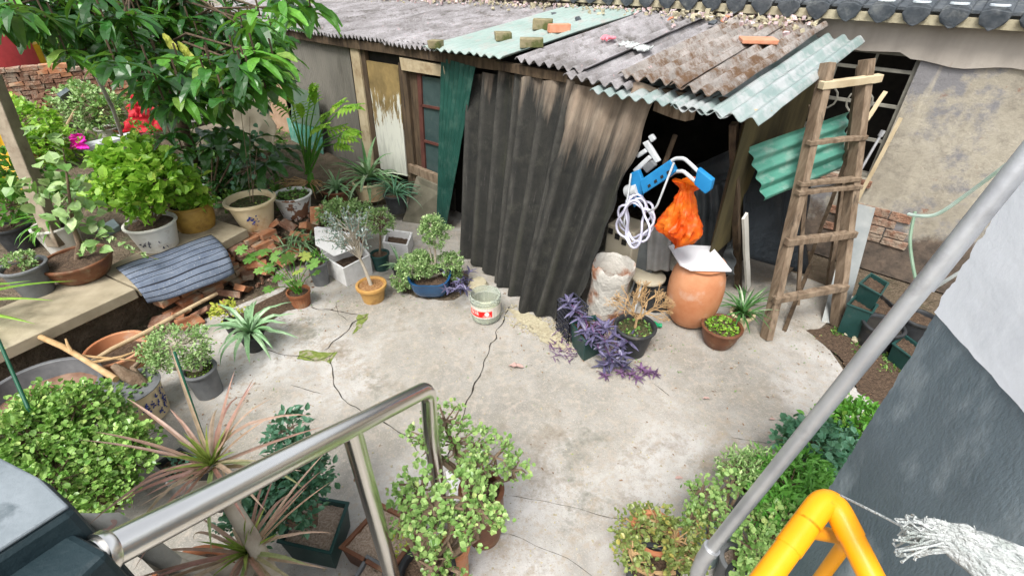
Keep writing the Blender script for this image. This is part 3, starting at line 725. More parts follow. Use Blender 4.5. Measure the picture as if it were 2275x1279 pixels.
# ---- loose coverings around the shed: things of their own
def hang_sheet(name, pix, planes, mat, label, cat, folds=3, amp=.03, grp=None, th=.004):
    """draped sheet: pix = 4 corners (top-left, top-right, bottom-right, bottom-left) with n per corner"""
    c = [PN(a, b, n) for (a, b), n in zip(pix, planes)]; mb = MB(); m = 24; vs = []
    nr = (c[1] - c[0]).cross(c[3] - c[0]).normalized()
    for j in range(m + 1):
        for i in range(m + 1):
            u, v = i / m, j / m; p = (c[0] * (1 - u) + c[1] * u) * (1 - v) + (c[3] * (1 - u) + c[2] * u) * v
            vs.append(p + nr * (amp * math.sin(u * folds * 6.28 + 2 * noise.noise(p * 2)) + amp * 1.5 * noise.noise(p * 3)))
    fs = [(j * (m + 1) + i, j * (m + 1) + i + 1, (j + 1) * (m + 1) + i + 1, (j + 1) * (m + 1) + i) for j in range(m) for i in range(m)]
    mb.add(vs, fs); o = mb.build(name, mat, smooth=True); md = o.modifiers.new("thick", 'SOLIDIFY'); md.thickness = th
    return tag(o, label, cat, grp)
hang_sheet("tarpaulin", [(1650, 330), (1810, 300), (1790, 610), (1655, 570)], [4.1, 4.78, 4.7, 4.0], M['tarp'], "dark blue-black tarpaulin hanging on the shed side behind the ladder", "tarpaulin", 2)
A, B, C, Dd = PN(1505, 610, 4.3), PN(1632, 610, 4.0), PN(1625, 330, 4.2), PN(1535, 370, 4.5)
o = corr("metal_sheet", M['greysheet'], A, Dd, C, B, .16, .02, .004, None, 8, seed=5); tag(o, "dull dark grey corrugated sheet standing in the shed bay behind the orange jar", "metal sheet")
# three leaning cement sheets
def wid_pitch(A, B, C, Dd): return .2
LS = [("left", [(1003, 578), (1108, 655), (1183, 160), (1040, 163)], 0, "mouldy corrugated cement sheet, leftmost of three leaning, beside the green plastic strip"),
      ("mid", [(1095, 640), (1162, 688), (1290, 186), (1160, 170)], 1, "blackened corrugated cement sheet in the middle of the three leaning sheets, notch at its top"),
      ("right", [(1152, 690), (1262, 726), (1464, 197), (1276, 186)], 2, "corrugated cement sheet leaning rightmost beside the shed opening, tan at top and black below")]
for nm, q, i, lab in LS:
    A, B = P(*q[0]), P(*q[1]); off = (.13, .065, 0)[i]
    C, Dd = PN(q[2][0], q[2][1], 3.28 + off), PN(q[3][0], q[3][1], 3.28 + off)
    A = A + NV * off; B = B + NV * off; A.z = B.z = .02
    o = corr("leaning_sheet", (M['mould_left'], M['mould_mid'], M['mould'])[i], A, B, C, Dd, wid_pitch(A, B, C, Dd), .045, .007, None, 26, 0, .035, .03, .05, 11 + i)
    tag(o, lab, "cement sheet", "cement sheets leaning against the shed")
# green translucent strip at their left
A, B = P(972, 498), P(998, 545); A.z = B.z = .05
o = corr("plastic_sheet", M['green_deep'], PN(970, 500, 3.2), PN(990, 515, 3.18), PN(1056, 150, 3.3), PN(980, 128, 3.36), .05, .007, .003, None, 16, 0, .02, 0, .01, 3)
tag(o, "deep green narrow ribbed plastic sheet leaning between the shed window and the mouldy sheets", "plastic sheet")
# leaning plank board under the window
mb = MB(); slab_poly(mb, [PN(925, 392, FN - .12), PN(985, 418, FN - .12), P(985, 505, 0), P(893, 492, 0)], .03, NV); o = mb.build("old_board", surf("mouldy_board", (.09, .085, .06), (.15, .135, .10), 5, .9, (.22, .19, .14), 3), None, bevel=.003); tag(o, "mouldy grey board leaning under the shed window sill", "board")
# green corrugated pieces in front of the ladder
A, B, C, Dd = PN(1697, 446, 3.88), PN(1875, 372, 4.58), PN(1888, 248, 4.64), PN(1666, 326, 3.86)
o = corr("plastic_sheet", M['green_sheet'], A, Dd, C, B, .105, .02, .003, None, 6, 0, .02, .03, .01, 6); tag(o, "bright green broken corrugated plastic sheet hung sideways behind the ladder", "plastic sheet")
# galvanised flat sheet by the wall
mb = MB(); q = [PN(1895, 450, 5.0), PN(1945, 462, 5.1), P(1875, 722, 0), P(1825, 715, 0)]; slab_poly(mb, q, .004, NV); o = mb.build("metal_sheet", M['metal_sheet']); tag(o, "dull galvanised flat metal sheet standing behind the right ladder leg", "metal sheet")
# lattice of thin strips standing at the window
mb = MB(); bar(mb, PN(2002, 262, 5.3), PN(1902, 450, 5.2), .03, .02, NV, .002, 5); tag(mb.build("wood_batten", M['wood_pale']), "pale thin batten leaning along the edge of the barred window", "batten")
mb = MB(); tube(mb, [PN(1960, 295, 5.25), PN(1905, 390, 5.15)], .012, 8); tube(mb, [PN(1963, 290, 5.25), PN(1955, 303, 5.24)], .02, 8); tag(mb.build("steel_rod", M['galv']), "grey steel rod with a thicker end leaning by the barred window", "rod")

# ================================================================== LADDER
lad = thing("step_ladder", P(1705, 757), "tall rough wooden step ladder with five rungs standing by the shed's open side", "ladder")
FL, FR = P(1702, 752), P(1858, 722); TL, TR = PD(1840, 140, 3.38), PD(1926, 132, 3.42)
def lbar(name, a, b, w_, h_, mat=M['wood'], up=Vector((0, 0, 1))):
    mb = MB(); bar(mb, a, b, w_, h_, up, .0025, 9); return mb.build(name, mat, lad, bevel=.003)
ldir = (FR - FL).normalized()
lbar("rail", FL, TL, .085, .06, up=ldir); lbar("rail", FR, TR, .085, .06, up=ldir)
def on(a, b, px_y):
    best = None
    for i in range(201):
        p = a.lerp(b, i / 200); q = project(p)
        if best is None or abs(q[1] - px_y) < best[0]: best = (abs(q[1] - px_y), p)
    return best[1]
def project(p):
    d = depth(p); up = p.y * ST + (p.z - CAMH) * CT
    return (1137.5 + F * p.x / d, 639.5 - F * up / d)
back = (lad_n := (FR - FL).cross(Vector((0, 0, 1))).normalized())
if back.y < 0: back = -back
for yl, yr, ex, wd in ((187, 176, .09, .055), (312, 302, .03, .048), (404, 394, .02, .05), (424, 412, .04, .05), (531, 516, .04, .06), (660, 632, .02, .06)):
    a = on(FL, TL, yl); b = on(FR, TR, yr); d = (b - a).normalized()
    lbar("rung", a - d * .05 - back * .035, b + d * ex - back * .035, wd, .03 if wd < .055 else .05, M['wood'] if yl != 187 else M['wood_pale'])
BL, BR = P(1790, 690) + back * .1, P(1862, 690) + back * .2
lbar("back_leg", BL, on(FL, TL, 240) + back * .07, .035, .03, M['wood']); lbar("back_leg", P(1840, 640), on(FR, TR, 150) + back * .05, .035, .04, M['wood'])
lbar("brace", P(1790, 600) + Vector((0, 0, .0)), on(FR, TR, 330) + back * .05, .03, .02, M['wood']); lbar("brace", on(FL, TL, 640) + back * .05, P(1800, 560), .03, .025, M['wood_dk'])
mb = MB(); bar(mb, P(1742, 735, 0), PN(1800, 590, 4.6), .03, .02, NV, .002, 5); tag(mb.build("wood_batten", M['wood_dk']), "dark batten lying slanted on the ground at the ladder's foot", "batten")
mb = MB(); bar(mb, PN(1925, 268, 4.75), PN(1967, 205, 4.9), .03, .025, NV, .002, 5); tag(mb.build("wood_batten", M['wood_pale']), "short pale batten wedged behind the ladder top by the window", "batten")

# ================================================================== RIGHT FOREGROUND WALL
bw_ = thing("stair_wall", (1.2, 1.1, 0), "near wall painted white above and dark grey below, rough plaster corner", "wall")
C0 = Vector((1.2, 1.1, 0)); C1 = Vector((.985, -.15, 0)); wdv = (C1 - C0).normalized(); wn = Vector((-wdv.y, wdv.x, 0));
if wn.x < 0: wn = -wn
ZD = 1.765
def wallpart(name, z0, z1, mat, off, rough):
    mb = MB(); nz_ = int((z1 - z0) / .012); nl = 40; vs = []
    for j in range(nz_ + 1):
        z = z0 + (z1 - z0) * j / nz_
        if name == 'plaster' and j == 0: z0_ = z
        for i in range(nl + 1):
            t = i / nl * (C1 - C0).length
            e = (noise.noise(Vector((z * 14, 3, 0))) * .012 + noise.noise(Vector((z * 45, 7, 0))) * .006) * rough if i == 0 else 0
            q = C0 + wdv * (t + e) - wn * off; q.z = z + (.007 * noise.noise(Vector((t * 30, 2, 0))) if name == 'plaster' and j == 0 else 0); q += wn * (.003 * noise.noise(Vector((t * 5, z * 5, 0)))); vs.append(q)
        q = C0 + wdv * (e if False else 0) + wn * .3; q.z = z; vs.append(q)
    k = nl + 2; fs = []
    for j in range(nz_):
        for i in range(nl): a = j * k + i; fs.append((a, a + k, a + k + 1, a + 1))
        a = j * k; fs.append((a, a + nl + 1, a + k + nl + 1, a + k))
    fs.append(tuple(nz_ * k + i for i in list(range(nl + 1)) + [nl + 1]))
    mb.add(vs, fs); return mb.build(name, mat, bw_, smooth=False)
wallpart("dado", 0, ZD, M['dark_paint'], 0, .9); wallpart("plaster", ZD, 3.6, M['white_paint'], .006, 1.6)
mb = MB(); vs = []
for j in range(60):
    z = ZD - .02 + (3.2 - ZD) * j / 59; e = .02 + .02 * noise.noise(Vector((z * 17, 1, 0))); q = C0 - wdv * e * .8 + wn * .012; q.z = z; q2 = C0 + wdv * .03 + wn * .0; q2.z = z; q3 = C0 + wn * .3 - wdv * .01; q3.z = z; vs += [q2, q, q3]
mb.add(vs, [f for j in range(59) for f in ((3 * j, 3 * j + 1, 3 * j + 4, 3 * j + 3), (3 * j + 1, 3 * j + 2, 3 * j + 5, 3 * j + 4))]); mb.build("broken_edge", M['mortar'], bw_)
# leaning steel pipe with elbow
gp = thing("steel_pipe", (.54, .70, 0), "long grey galvanised pipe rising slantwise across the right side, elbow at its foot", "pipe")
a = PD(1572, 1228, 1.66); b = PD(2215, 430, .97); d = (b - a)
mb = MB(); tube(mb, [a + d * t for t in (0, .25, .5, .75, 1.0, 1.35)], .0205, 18); mb.build("tube", M['galv'], gp, smooth=True)
mb = MB(); dn = Vector((a.x - .01, a.y - .005, a.z - .12)); tube(mb, arc_pts([a + d.normalized() * .02, a - d.normalized() * .03, dn], .028, 6), .025, 18); tube(mb, [a + d.normalized() * .012, a + d.normalized() * .035], .028, 18); mb.build("elbow", M['galv'], gp, smooth=True)
mb = MB(); tube(mb, [Vector((dn.x, dn.y, dn.z + .02)), Vector((dn.x, dn.y, 0))], .0205, 18); mb.build("upright", M['galv'], gp, smooth=True)
mb = MB(); b2 = PD(2290, 430, .9); tube(mb, [b.lerp(a, .18) + Vector((.03, .01, 0)), b + (b - a) * .35 + Vector((.035, .03, 0))], .012, 12)
tag(mb.build("thin_pipe", M['galv'], smooth=True), "thin grey pipe running beside the upper end of the slanting pipe", "pipe")
# yellow gas pipe
yp = thing("gas_pipe", Vector((.66, .58, 0)), "bright yellow gas pipe bent over at its elbow in the lower right corner", "pipe")
E = PD(1842, 1094, 1.02); Lf = PD(1660, 1340, .94); Rt = PD(1966, 1340, .93)
r = .0245; u1 = (Lf - E).normalized(); u2 = (Rt - E).normalized()
mb = MB(); tube(mb, arc_pts([E + u1 * .085, E, E + u2 * .085], .045, 10), r * 1.07, 24); mb.build("elbow", M['yellow'], yp, smooth=True)
mb = MB(); tube(mb, [E + u1 * .08, E + u1 * .15], r * 1.07, 24); mb.build("collar", M['yellow'], yp, smooth=True)
mb = MB(); tube(mb, [E + u1 * .145, Lf + u1 * .3], r, 24); mb.build("tube", M['yellow'], yp, smooth=True)
mb = MB(); tube(mb, [E + u2 * .082, Rt + u2 * .3], r, 24); mb.build("tube", M['yellow'], yp, smooth=True)
q = E + u1 * .1; q2 = PD(1886, 1196, 1.12)
mb = MB(); tube(mb, arc_pts([q, q2, q2 - Vector((0, 0, q2.z))], .05, 6), r * .62, 20); mb.build("branch", M['yellow'], yp, smooth=True)
# cords
def cord(name, pix, rad, mat, label, cat="cord"):
    mb = MB(); pts = [PD(*q) for q in pix]; out = []
    for i in range(len(pts) - 1):
        p0 = pts[max(0, i - 1)]; p1 = pts[i]; p2 = pts[i + 1]; p3 = pts[min(len(pts) - 1, i + 2)]
        for k in range(8):
            t = k / 8; out.append(.5 * ((2 * p1) + (p2 - p0) * t + (2 * p0 - 5 * p1 + 4 * p2 - p3) * t * t + (3 * p1 - p0 - 3 * p2 + p3) * t ** 3))
    out.append(pts[-1]); tube(mb, out, rad, 7); return tag(mb.build(name, mat, smooth=True), label, cat)
cord("clothesline", [(2018, 476, 2.0), (2045, 480, 1.95), (2085, 474, 1.9), (2150, 430, 1.8), (2275, 336, 1.6), (2400, 240, 1.5)], .007, M['rope_g'], "pale green and white cord stretching from the old wall past the slanting pipe")
cord("clothesline", [(2060, 650, 1.75), (2120, 612, 1.7), (2190, 570, 1.66), (2275, 520, 1.6)], .006, M['rope_w'], "thin white cord running from the slanting pipe to the white wall corner")
cord("water_hose", [(2033, 470, 3.9), (2022, 530, 3.9), (2028, 590, 3.85), (2040, 640, 3.75), (2050, 660, 3.7)], .012, surf("faded_green_hose", (.14, .22, .15), (.22, .3, .22), 6, .7), "faded green hose hanging down the old wall above the dark pots", "hose")
# frayed white cloth on its cord
cl = thing("frayed_cloth", PD(2100, 1190, .72), "frayed white cotton rag tied by a thin cord to the yellow pipe", "cloth")
mb = MB(); tube(mb, [PD(1868, 1100, .97), PD(1925, 1128, .88), PD(2012, 1172, .80), PD(2100, 1200, .76)], .0022, 6); mb.build("cord", M['cloth'], cl)
mb = MB(); m = 26; vs = []
top = [PD(*q) for q in ((2050, 1158, .78), (2110, 1172, .76), (2180, 1190, .74), (2330, 1245, .7))]; bot = [PD(*q) for q in ((2040, 1182, .79), (2100, 1208, .77), (2170, 1270, .74), (2290, 1370, .7))]
def pl_(pts, t): x = t * (len(pts) - 1); i = min(int(x), len(pts) - 2); return pts[i].lerp(pts[i + 1], x - i)
for j in range(m + 1):
    for i in range(m + 1):
        p = pl_(top, i / m).lerp(pl_(bot, i / m), j / m); vs.append(p + Vector((0, 0, 1)) * .010 * noise.noise(p * 55) + Vector((0, 0, .012)) * math.sin(j * .9))
mb.add(vs, [(j * (m + 1) + i, j * (m + 1) + i + 1, (j + 1) * (m + 1) + i + 1, (j + 1) * (m + 1) + i) for j in range(m) for i in range(m)])
o = mb.build("rag", M['cloth'], cl, smooth=True); md = o.modifiers.new("t", 'SOLIDIFY'); md.thickness = .004
mb = MB()
for k in range(44):
    t = R(); j = R(); a = pl_(top, .35 * t).lerp(pl_(bot, .35 * t + .2), j); e = PD(U(1985, 2040), 1140 + 110 * j + U(-12, 12), U(.78, .84))
    md_ = a.lerp(e, .5) + rdir() * .012; tube(mb, [a, md_, e, e + rdir() * .006], [.0022, .0018, .0018, .0026], 5)
for k in range(120):
    t = R(); p = pl_(top, t).lerp(pl_(bot, t), R() ** 2 * .3); tube(mb, [p, p + rdir(.6) * U(.006, .014)], .0009, 4)
mb.build("fringe", M['cloth'], cl)

# ================================================================== HANDRAIL & PARAPET (left foreground)
par = thing("parapet", (-.8, .45, 0), "dark painted stair parapet with a grey cement top in the lower left corner", "parapet")
def ppoly(z): return [Vector((-.775, .497, z)), Vector((-.87, .552, z)), Vector((-1.7, .88, z)), Vector((-1.9, -.3, z)), Vector((-1.1, -.12, z)), Vector((-.84, .405, z))]
mb = MB(); vs = []; 
slab_poly(mb, ppoly(1.792), 1.79); par_b = mb.build("wall", M['parapet'], par, bevel=.014)
mb = MB(); slab_poly(mb, [q + (Vector((-1.25, .3, 1.8)) - q) * .012 for q in ppoly(1.802)], .0095); mb.build("cap", M['parapet_top'], par, bevel=.004)
hr = thing("handrail", P(990, 1120, .0), "stainless steel handrail tube sloping down on two posts in the foreground", "handrail")
e1 = PD(943, 866, 2.03); e0 = PD(232, 1228, .90)
post1 = Vector((e1.x, e1.y, 0)); rr = .0345
mb = MB(); tube(mb, arc_pts([e0 - (e1 - e0).normalized() * .02, e0.lerp(e1, .5), e1 + (e1 - e0).normalized() * .028, Vector((e1.x, e1.y, e1.z - .3)), post1], .055, 10), rr, 28); mb.build("tube", M['steel'], hr, smooth=True)
hd = (e1 - e0)
hh_ = Vector((hd.x, hd.y, 0)).normalized(); sd_ = Vector((hh_.y, -hh_.x, 0)); zt_ = e0.z + .052
mb = MB(); slab_poly(mb, [Vector((q.x, q.y, zt_)) for q in (e0 + sd_ * .052 - hh_ * .004, e0 - sd_ * .16 - hh_ * .004, e0 - sd_ * .16 - hh_ * .6, e0 + sd_ * .052 - hh_ * .6)], zt_); mb.build("stair_side", M['parapet'], par, bevel=.012)
# second post under the rail
tt = .597; q = e0.lerp(e1, tt)
mb = MB(); tube(mb, [q, Vector((q.x, q.y, 0))], rr * .96, 26); mb.build("post", M['steel'], hr, smooth=True)
mb = MB(); dd = hd.normalized(); tube(mb, [e0 - dd * .012, e0 + dd * .004, e0 + dd * .008], [rr * 1.22, rr * 1.22, rr * 1.14], 40); mb.build("wall_flange", M['steel'], hr, smooth=True)
# ================================================================== POTS
def potshape(par, h, rt, rb, mat, rim=.012, lip=.018, th=.012, soil=M['soil'], fill=.86, foot=0, style='taper', seg=30, rimmat=None, shell_name="pot"):
    c = world_loc(par); mb = MB()
    def rad(t):
        if style == 'bowl': return rb + (rt - rb) * math.sin(min(1, t) * math.pi / 2) ** .75
        if style == 'belly': return rb + (rt - rb) * t + (rt * .14) * math.sin(t * math.pi)
        return rb + (rt - rb) * t
    prof = [(rb, 0)] + [(rad(t), h * t) for t in (.06, .2, .35, .5, .65, .8, .9)]
    prof += [(rt - .001, h - lip), (rt + rim, h - lip * .9), (rt + rim, h - .003), (rt + rim - .004, h), (rt - th + .004, h), (rt - th, h - .004)]
    prof += [(rad(.9) - th, h * .9), (rad(fill) - th, h * fill), (.001, h * fill - .002)]
    lathe(mb, c, prof, seg); o = mb.build(shell_name, mat, par, smooth=True)
    md = o.modifiers.new("es", 'EDGE_SPLIT'); md.split_angle = math.radians(40)
    sb = MB(); pr = []; n = 6
    rs = rad(fill) - th - .001
    vs = [c + Vector((0, 0, h * fill + .01))]; fs = []
    for j in range(1, n + 1):
        for k in range(24):
            a = 2 * math.pi * k / 24; r = rs * j / n; vs.append(c + Vector((r * math.cos(a), r * math.sin(a), h * fill + .004 + U(-.004, .006) + .01 * (1 - j / n))))
    for k in range(24): fs.append((0, 1 + k, 1 + (k + 1) % 24))
    for j in range(n - 1):
        for k in range(24): a = 1 + j * 24 + k; b = 1 + j * 24 + (k + 1) % 24; fs.append((a, a + 24, b + 24, b))
    sb.add(vs, fs); sb.build("soil", soil, par, smooth=True)
    return h * fill
def pot(name, label, rpx, rpy, bpy_, w_px, mat, z0=0, ratio=.7, cat="potted plant", grp=None, hmin=0, **k):
    base, h = stand(rpx, rpy, bpy_, z0); h = max(h, hmin)
    top = base + Vector((0, 0, h)); rt = w_px / 2 * mpp(top)
    t = thing(name, base, label, cat, grp); sh_ = potshape(t, h, rt - .008, rt * ratio, mat, **k)
    return t, base, h, rt, base + Vector((0, 0, sh_))
def at(px, py, ref):
    """point seen at (px,py) on the upright plane through ref that faces the camera"""
    d = ray(px, py); k = ref.y / d.y; return Vector((0, 0, CAMH)) + d * k
def boxpot(name, label, quad, zr, z0, mat, soil, th=.012, taper=.88, cat="potted plant", fill=.85, rimmat=None, lip=.012):
    """open box planter: quad = the four rim corners in the picture at height zr"""
    q = [P(a, b, zr) for a, b in quad]; c = sum(q, Vector()) / 4; base = Vector((c.x, c.y, z0)); t = thing(name, base, label, cat)
    def ring(s, z, off=0): return [Vector((c.x, c.y, 0)) + (Vector((p.x, p.y, 0)) - Vector((c.x, c.y, 0))) * s + ((Vector((p.x - c.x, p.y - c.y, 0))).normalized() * off) + Vector((0, 0, z)) for p in q]
    h = zr - z0; rs = [ring(taper, z0), ring(1, zr - lip), ring(1, zr - lip, lip), ring(1, zr, lip), ring(1, zr, -th), ring(1 - (1 - taper) * (1 - fill), z0 + h * fill * .98, -th)]
    mb = MB(); vs = [p for r in rs for p in r]; fs = [(3, 2, 1, 0)]
    for i in range(len(rs) - 1):
        for k in range(4): a = i * 4 + k; b = i * 4 + (k + 1) % 4; fs.append((a, b, b + 4, a + 4))
    mb.add(vs, fs); o = mb.build("planter", mat, t, bevel=.004)
    s = ring(1 - (1 - taper) * (1 - fill), z0 + h * fill, -th - .001); mb = MB(); n = 10; vv = []
    for j in range(n + 1):
        for i in range(n + 1):
            u, v = i / n, j / n; p = (s[0] * (1 - u) + s[1] * u) * (1 - v) + (s[3] * (1 - u) + s[2] * u) * v
            vv.append(p + Vector((0, 0, U(-.004, .008))))
    mb.add(vv, [(j * (n + 1) + i, j * (n + 1) + i + 1, (j + 1) * (n + 1) + i + 1, (j + 1) * (n + 1) + i) for j in range(n) for i in range(n)]); mb.build("soil", soil, t, smooth=True)
    return t, base, h, c, Vector((c.x, c.y, z0 + h * fill))
def litter(par, c, r, mat, n=60, L=.02, name="ground_leaves", zup=.015, kind='round'):
    mb = MB()
    for _ in range(n):
        a = U(0, 6.28); q = r * R() ** .5; p = c + Vector((math.cos(a) * q, math.sin(a) * q, U(0, zup)))
        (leafr if kind == 'round' else leaf6)(mb, p, Vector((U(-1, 1), U(-1, 1), U(.1, .7))), Vector((U(-.4, .4), U(-.4, .4), 1)), L * U(.6, 1.2), L * U(.5, .9))
    mb.build(name, mat, par)

# ---------------------------------------------------------------- patio, middle
# yellow pot with the thin silvery tree
t, b, h, rt, s = pot("potted_tree", "ochre glazed pot with orange soil and a thin bare-stemmed tree of silvery leaves", 824, 630, 664, 66, M['ochre'], ratio=.7, soil=M['orange_soil'], rim=.012, lip=.03, fill=.86)
pts = [s, at(812, 600, b), at(800, 575, b + Vector((0, .02, 0))), at(790, 548, b), at(788, 520, b)]
mb = MB(); tube(mb, pts, [.019, .014, .012, .011, .009], 8)
lf = MB()
hub = pts[-2]
for _ in range(46):
    tp = at(U(708, 822), U(462, 560), b + Vector((0, U(-.22, .22), 0))); st0 = random.choice(pts[2:]); md_ = st0.lerp(tp, .5) + Vector((0, 0, .02)); tube(mb, [st0, md_, tp], [.005, .0035, .0018], 4, False)
    for k in range(16):
        o = md_.lerp(tp, U(.1, 1.1)) + rdir() * U(0, .03); leaf6(lf, o, rdir(.2), rdir(1), U(.022, .038), U(.010, .016), .1, .1)
mb.build("stem", M['bark_pale'], t, smooth=True); lf.build("foliage", M['L_silver'], t)
# green pot with the ball tree
t, b, h, rt, s = pot("potted_tree", "dark green pot with a small ball-headed tree of pale leaves", 843, 562, 596, 44, M['green_pl'], ratio=.72, rim=.008, soil=M['soil'])
c = at(843, 492, b); mb = MB(); tube(mb, [s, s.lerp(c, .5) + Vector((.008, 0, 0)), c], [.012, .010, .007], 8); mb.build("stem", M['bark'], t, smooth=True)
bush(t, c, [(c, (.14, .13, .125), 120)], M['L_sage'], M['bark'], .022, .016, 11, 'round', spread=.03, woodname="twig")
# bush behind the foam boxes
t, b, h, rt, s = pot("potted_shrub", "leafy pale green shrub behind the white foam boxes, in a hidden brown pot", 775, 520, 560, 60, M['terra_old'], z0=.02)
c = at(768, 478, b + Vector((0, .05, 0))); bush(t, s, [(c, (.26, .16, .13), 110), (c + Vector((-.12, .0, .02)), (.15, .13, .13), 60), (c + Vector((.15, .0, .03)), (.13, .12, .1), 60)], M['L_sage'], M['bark'], .038, .02, 9, 'leaf', spread=.04)
# blue boat-shaped bonsai pot
base, h = stand(957, 610, 648); t = thing("bonsai_pot_plant", base, "bright blue boat-shaped glazed pot with a cloud-pruned tiny-leaved bonsai", "potted plant")
rw = 46 * mpp(base + Vector((0, 0, h)))
def boat(a, r, z, i):
    e = abs(math.cos(a)); k = 1 / (abs(math.cos(a)) ** 4 + abs(math.sin(a)) ** 4) ** .25 if z > .01 else 1
    return r * (1 + .0 * e) * k * (1.0 if e > .7 else .98), z + (.05 * max(0, e - .55) / .45 if i in (6, 7, 8, 9) else 0)
mb = MB(); lathe(mb, base, [(.5 * rw, 0), (.56 * rw, .012), (.66 * rw, .02), (.8 * rw, h * .3), (.9 * rw, h * .55), (.95 * rw, h * .8), (rw, h * .94), (rw * 1.03, h), (rw * .99, h * 1.02), (rw * .93, h), (rw * .86, h * .8), (.001, h * .78)], 40, fn=boat)
mb.build("pot", M['blue'], t, smooth=True)
mb = MB(); lathe(mb, base, [(rw * .84, h * .8), (rw * .84, h * .81), (rw * .4, h * .86), (.001, h * .87)], 24); mb.build("soil", M['soil'], t, smooth=True)
s = base + Vector((0, 0, h * .85)); blobs = [((965, 520), .135, .135), ((960, 505), .10, .10), ((915, 592), .15, .10), ((1000, 585), .12, .10), ((895, 625), .10, .09), ((950, 590), .12, .07), ((1010, 610), .07, .05), ((935, 575), .1, .07)]
bl = [(at(px, py, base + Vector((0, U(-.08, .1), 0))), (r1, r1, r2), int(620 * r1)) for (px, py), r1, r2 in blobs]
bush(t, s, bl, M['L_sage'], M['bark_pale'], .018, .013, 26, 'round', .0028, spread=.03, trunk=.012, shell=.4)
mb = MB(); tube(mb, [s, s + Vector((.02, .0, .03)), s + Vector((-.06, 0, .05)), s + Vector((-.14, -.03, .06))], [.012, .01, .008, .004], 7); tube(mb, [s, s + Vector((-.03, .03, .05)), s + Vector((.02, .03, .14)), s + Vector((.01, .02, .3))], [.015, .012, .01, .007], 7); mb.build("trunk", M['bark_pale'], t, smooth=True)
# foam boxes
def foam(quad, zr, label, lid=False):
    tt_, b, hh, c, s = boxpot("foam_box", label, quad, zr, 0, M['foam'], M['soil'], th=.025, taper=.97, cat="foam box", fill=.45, lip=.004); return tt_, b
foam([(712, 565), (800, 538), (822, 566), (762, 597)], .21, "white styrofoam box, the nearest, with a dirty inside, on the paving")
foam([(700, 508), (735, 502), (742, 520), (705, 530)], .34, "white styrofoam box mostly hidden behind the silvery tree")
foam([(858, 508), (916, 516), (905, 545), (850, 538)], .15, "white styrofoam box behind the dark green pot, near the green plastic strip")
mb = MB(); slab_poly(mb, [at(697, 505, P(740, 600)), at(775, 520, P(740, 600)), at(790, 552, P(740, 610)), at(742, 570, P(740, 612)), at(700, 545, P(740, 605))], .035, NV); o = mb.build("styrofoam_panel", M['foam'], bevel=.005); tag(o, "tilted white styrofoam panel propped on the nearest foam box", "foam panel")
# dark brown pot, herb
t, b, h, rt, s = pot("potted_herb", "dark grey-brown pot with a low herb between the foam box and the lobed plant", 703, 582, 628, 46, M['grey_pl'], ratio=.75)
bush(t, s, [(s + Vector((0, 0, .06)), (.09, .09, .07), 30)], M['L_mid'], M['bark'], .03, .016, 7, 'leaf', spread=.03)
# terracotta ribbed pot with lobed leaves
base, h = stand(662, 646, 676); t = thing("potted_geranium", base, "small ribbed terracotta pot with a plant of big lobed green leaves", "potted plant"); rt = 24 * mpp(base)
mb = MB(); lathe(mb, base, [(rt * .75, 0), (rt * .95, h - .025), (rt * 1.04, h - .022), (rt * 1.06, h), (rt * .94, h), (rt * .88, h * .85), (.001, h * .84)], 48, fn=lambda a, r, z, i: (r * (1 + .025 * math.cos(a * 24) * (1 if i < 2 else 0)), z)); mb.build("pot", M['terra_old'], t, smooth=True)
mb = MB(); lathe(mb, base, [(rt * .86, h * .86), (.001, h * .9)], 20); mb.build("soil", M['soil'], t)
s = base + Vector((0, 0, h * .88)); lf = MB(); st = MB()
for (px, py, r, dy) in [(640, 578, .085, -.05), (690, 585, .08, -.1), (662, 600, .07, -.12), (620, 612, .07, -.1), (590, 560, .085, .1), (560, 572, .09, .12), (615, 568, .08, .05), (600, 640, .06, -.12), (640, 622, .07, -.14), (672, 570, .07, .08), (650, 560, .06, .1), (540, 555, .07, .14), (580, 600, .06, 0), (605, 592, .07, 0), (700, 605, .05, -.06), (660, 625, .05, -.1)]:
    q = at(px, py, base + Vector((0, dy, 0))); tube(st, [s + Vector((U(-.03, .03), U(-.03, .03), 0)), s.lerp(q, .5) + Vector((0, 0, .04)), q], [.005, .0035, .003], 5, False)
    o = (q - s); o.z = -.01; lobed(lf, q, o + rdir() * .06, Vector((U(-.3, .3), U(-.6, .1), 1)), r, 7, .32, .1)
st.build("stem", M['L_mid'], t); lf.build("foliage", M['L_small'], t)
# aloe
t, b, h, rt, s = pot("potted_aloe", "large spreading aloe with serrated grey-green leaves in a black pot", 556, 738, 772, 56, M['black_pl'], ratio=.7)
lf = MB()
for k in range(24):
    a = k * 2.4 + U(-.2, .2); blade(lf, s + Vector((math.cos(a) * .02, math.sin(a) * .02, .02)), a, U(.35, 1.1), U(.3, .44), U(.034, .05), U(1.0, 2.2), 9, .28, base_w=.9)
for k in range(7):
    a = U(0, 6.28); blade(lf, s + Vector((0, 0, .03)), a, U(1.1, 1.5), U(.1, .2), .025, .3, 5, .3)
lf.build("foliage", M['L_aloe'], t)
t, b, h, rt, s = pot("potted_herb", "small yellow-tipped leafy plant in a hidden pot behind the aloe", 512, 712, 735, 38, M['black_pl'])
bush(t, s, [(at(505, 690, b), (.13, .1, .05), 36)], M['L_yellow'], M['bark'], .035, .02, 6, 'leaf', spread=.03)
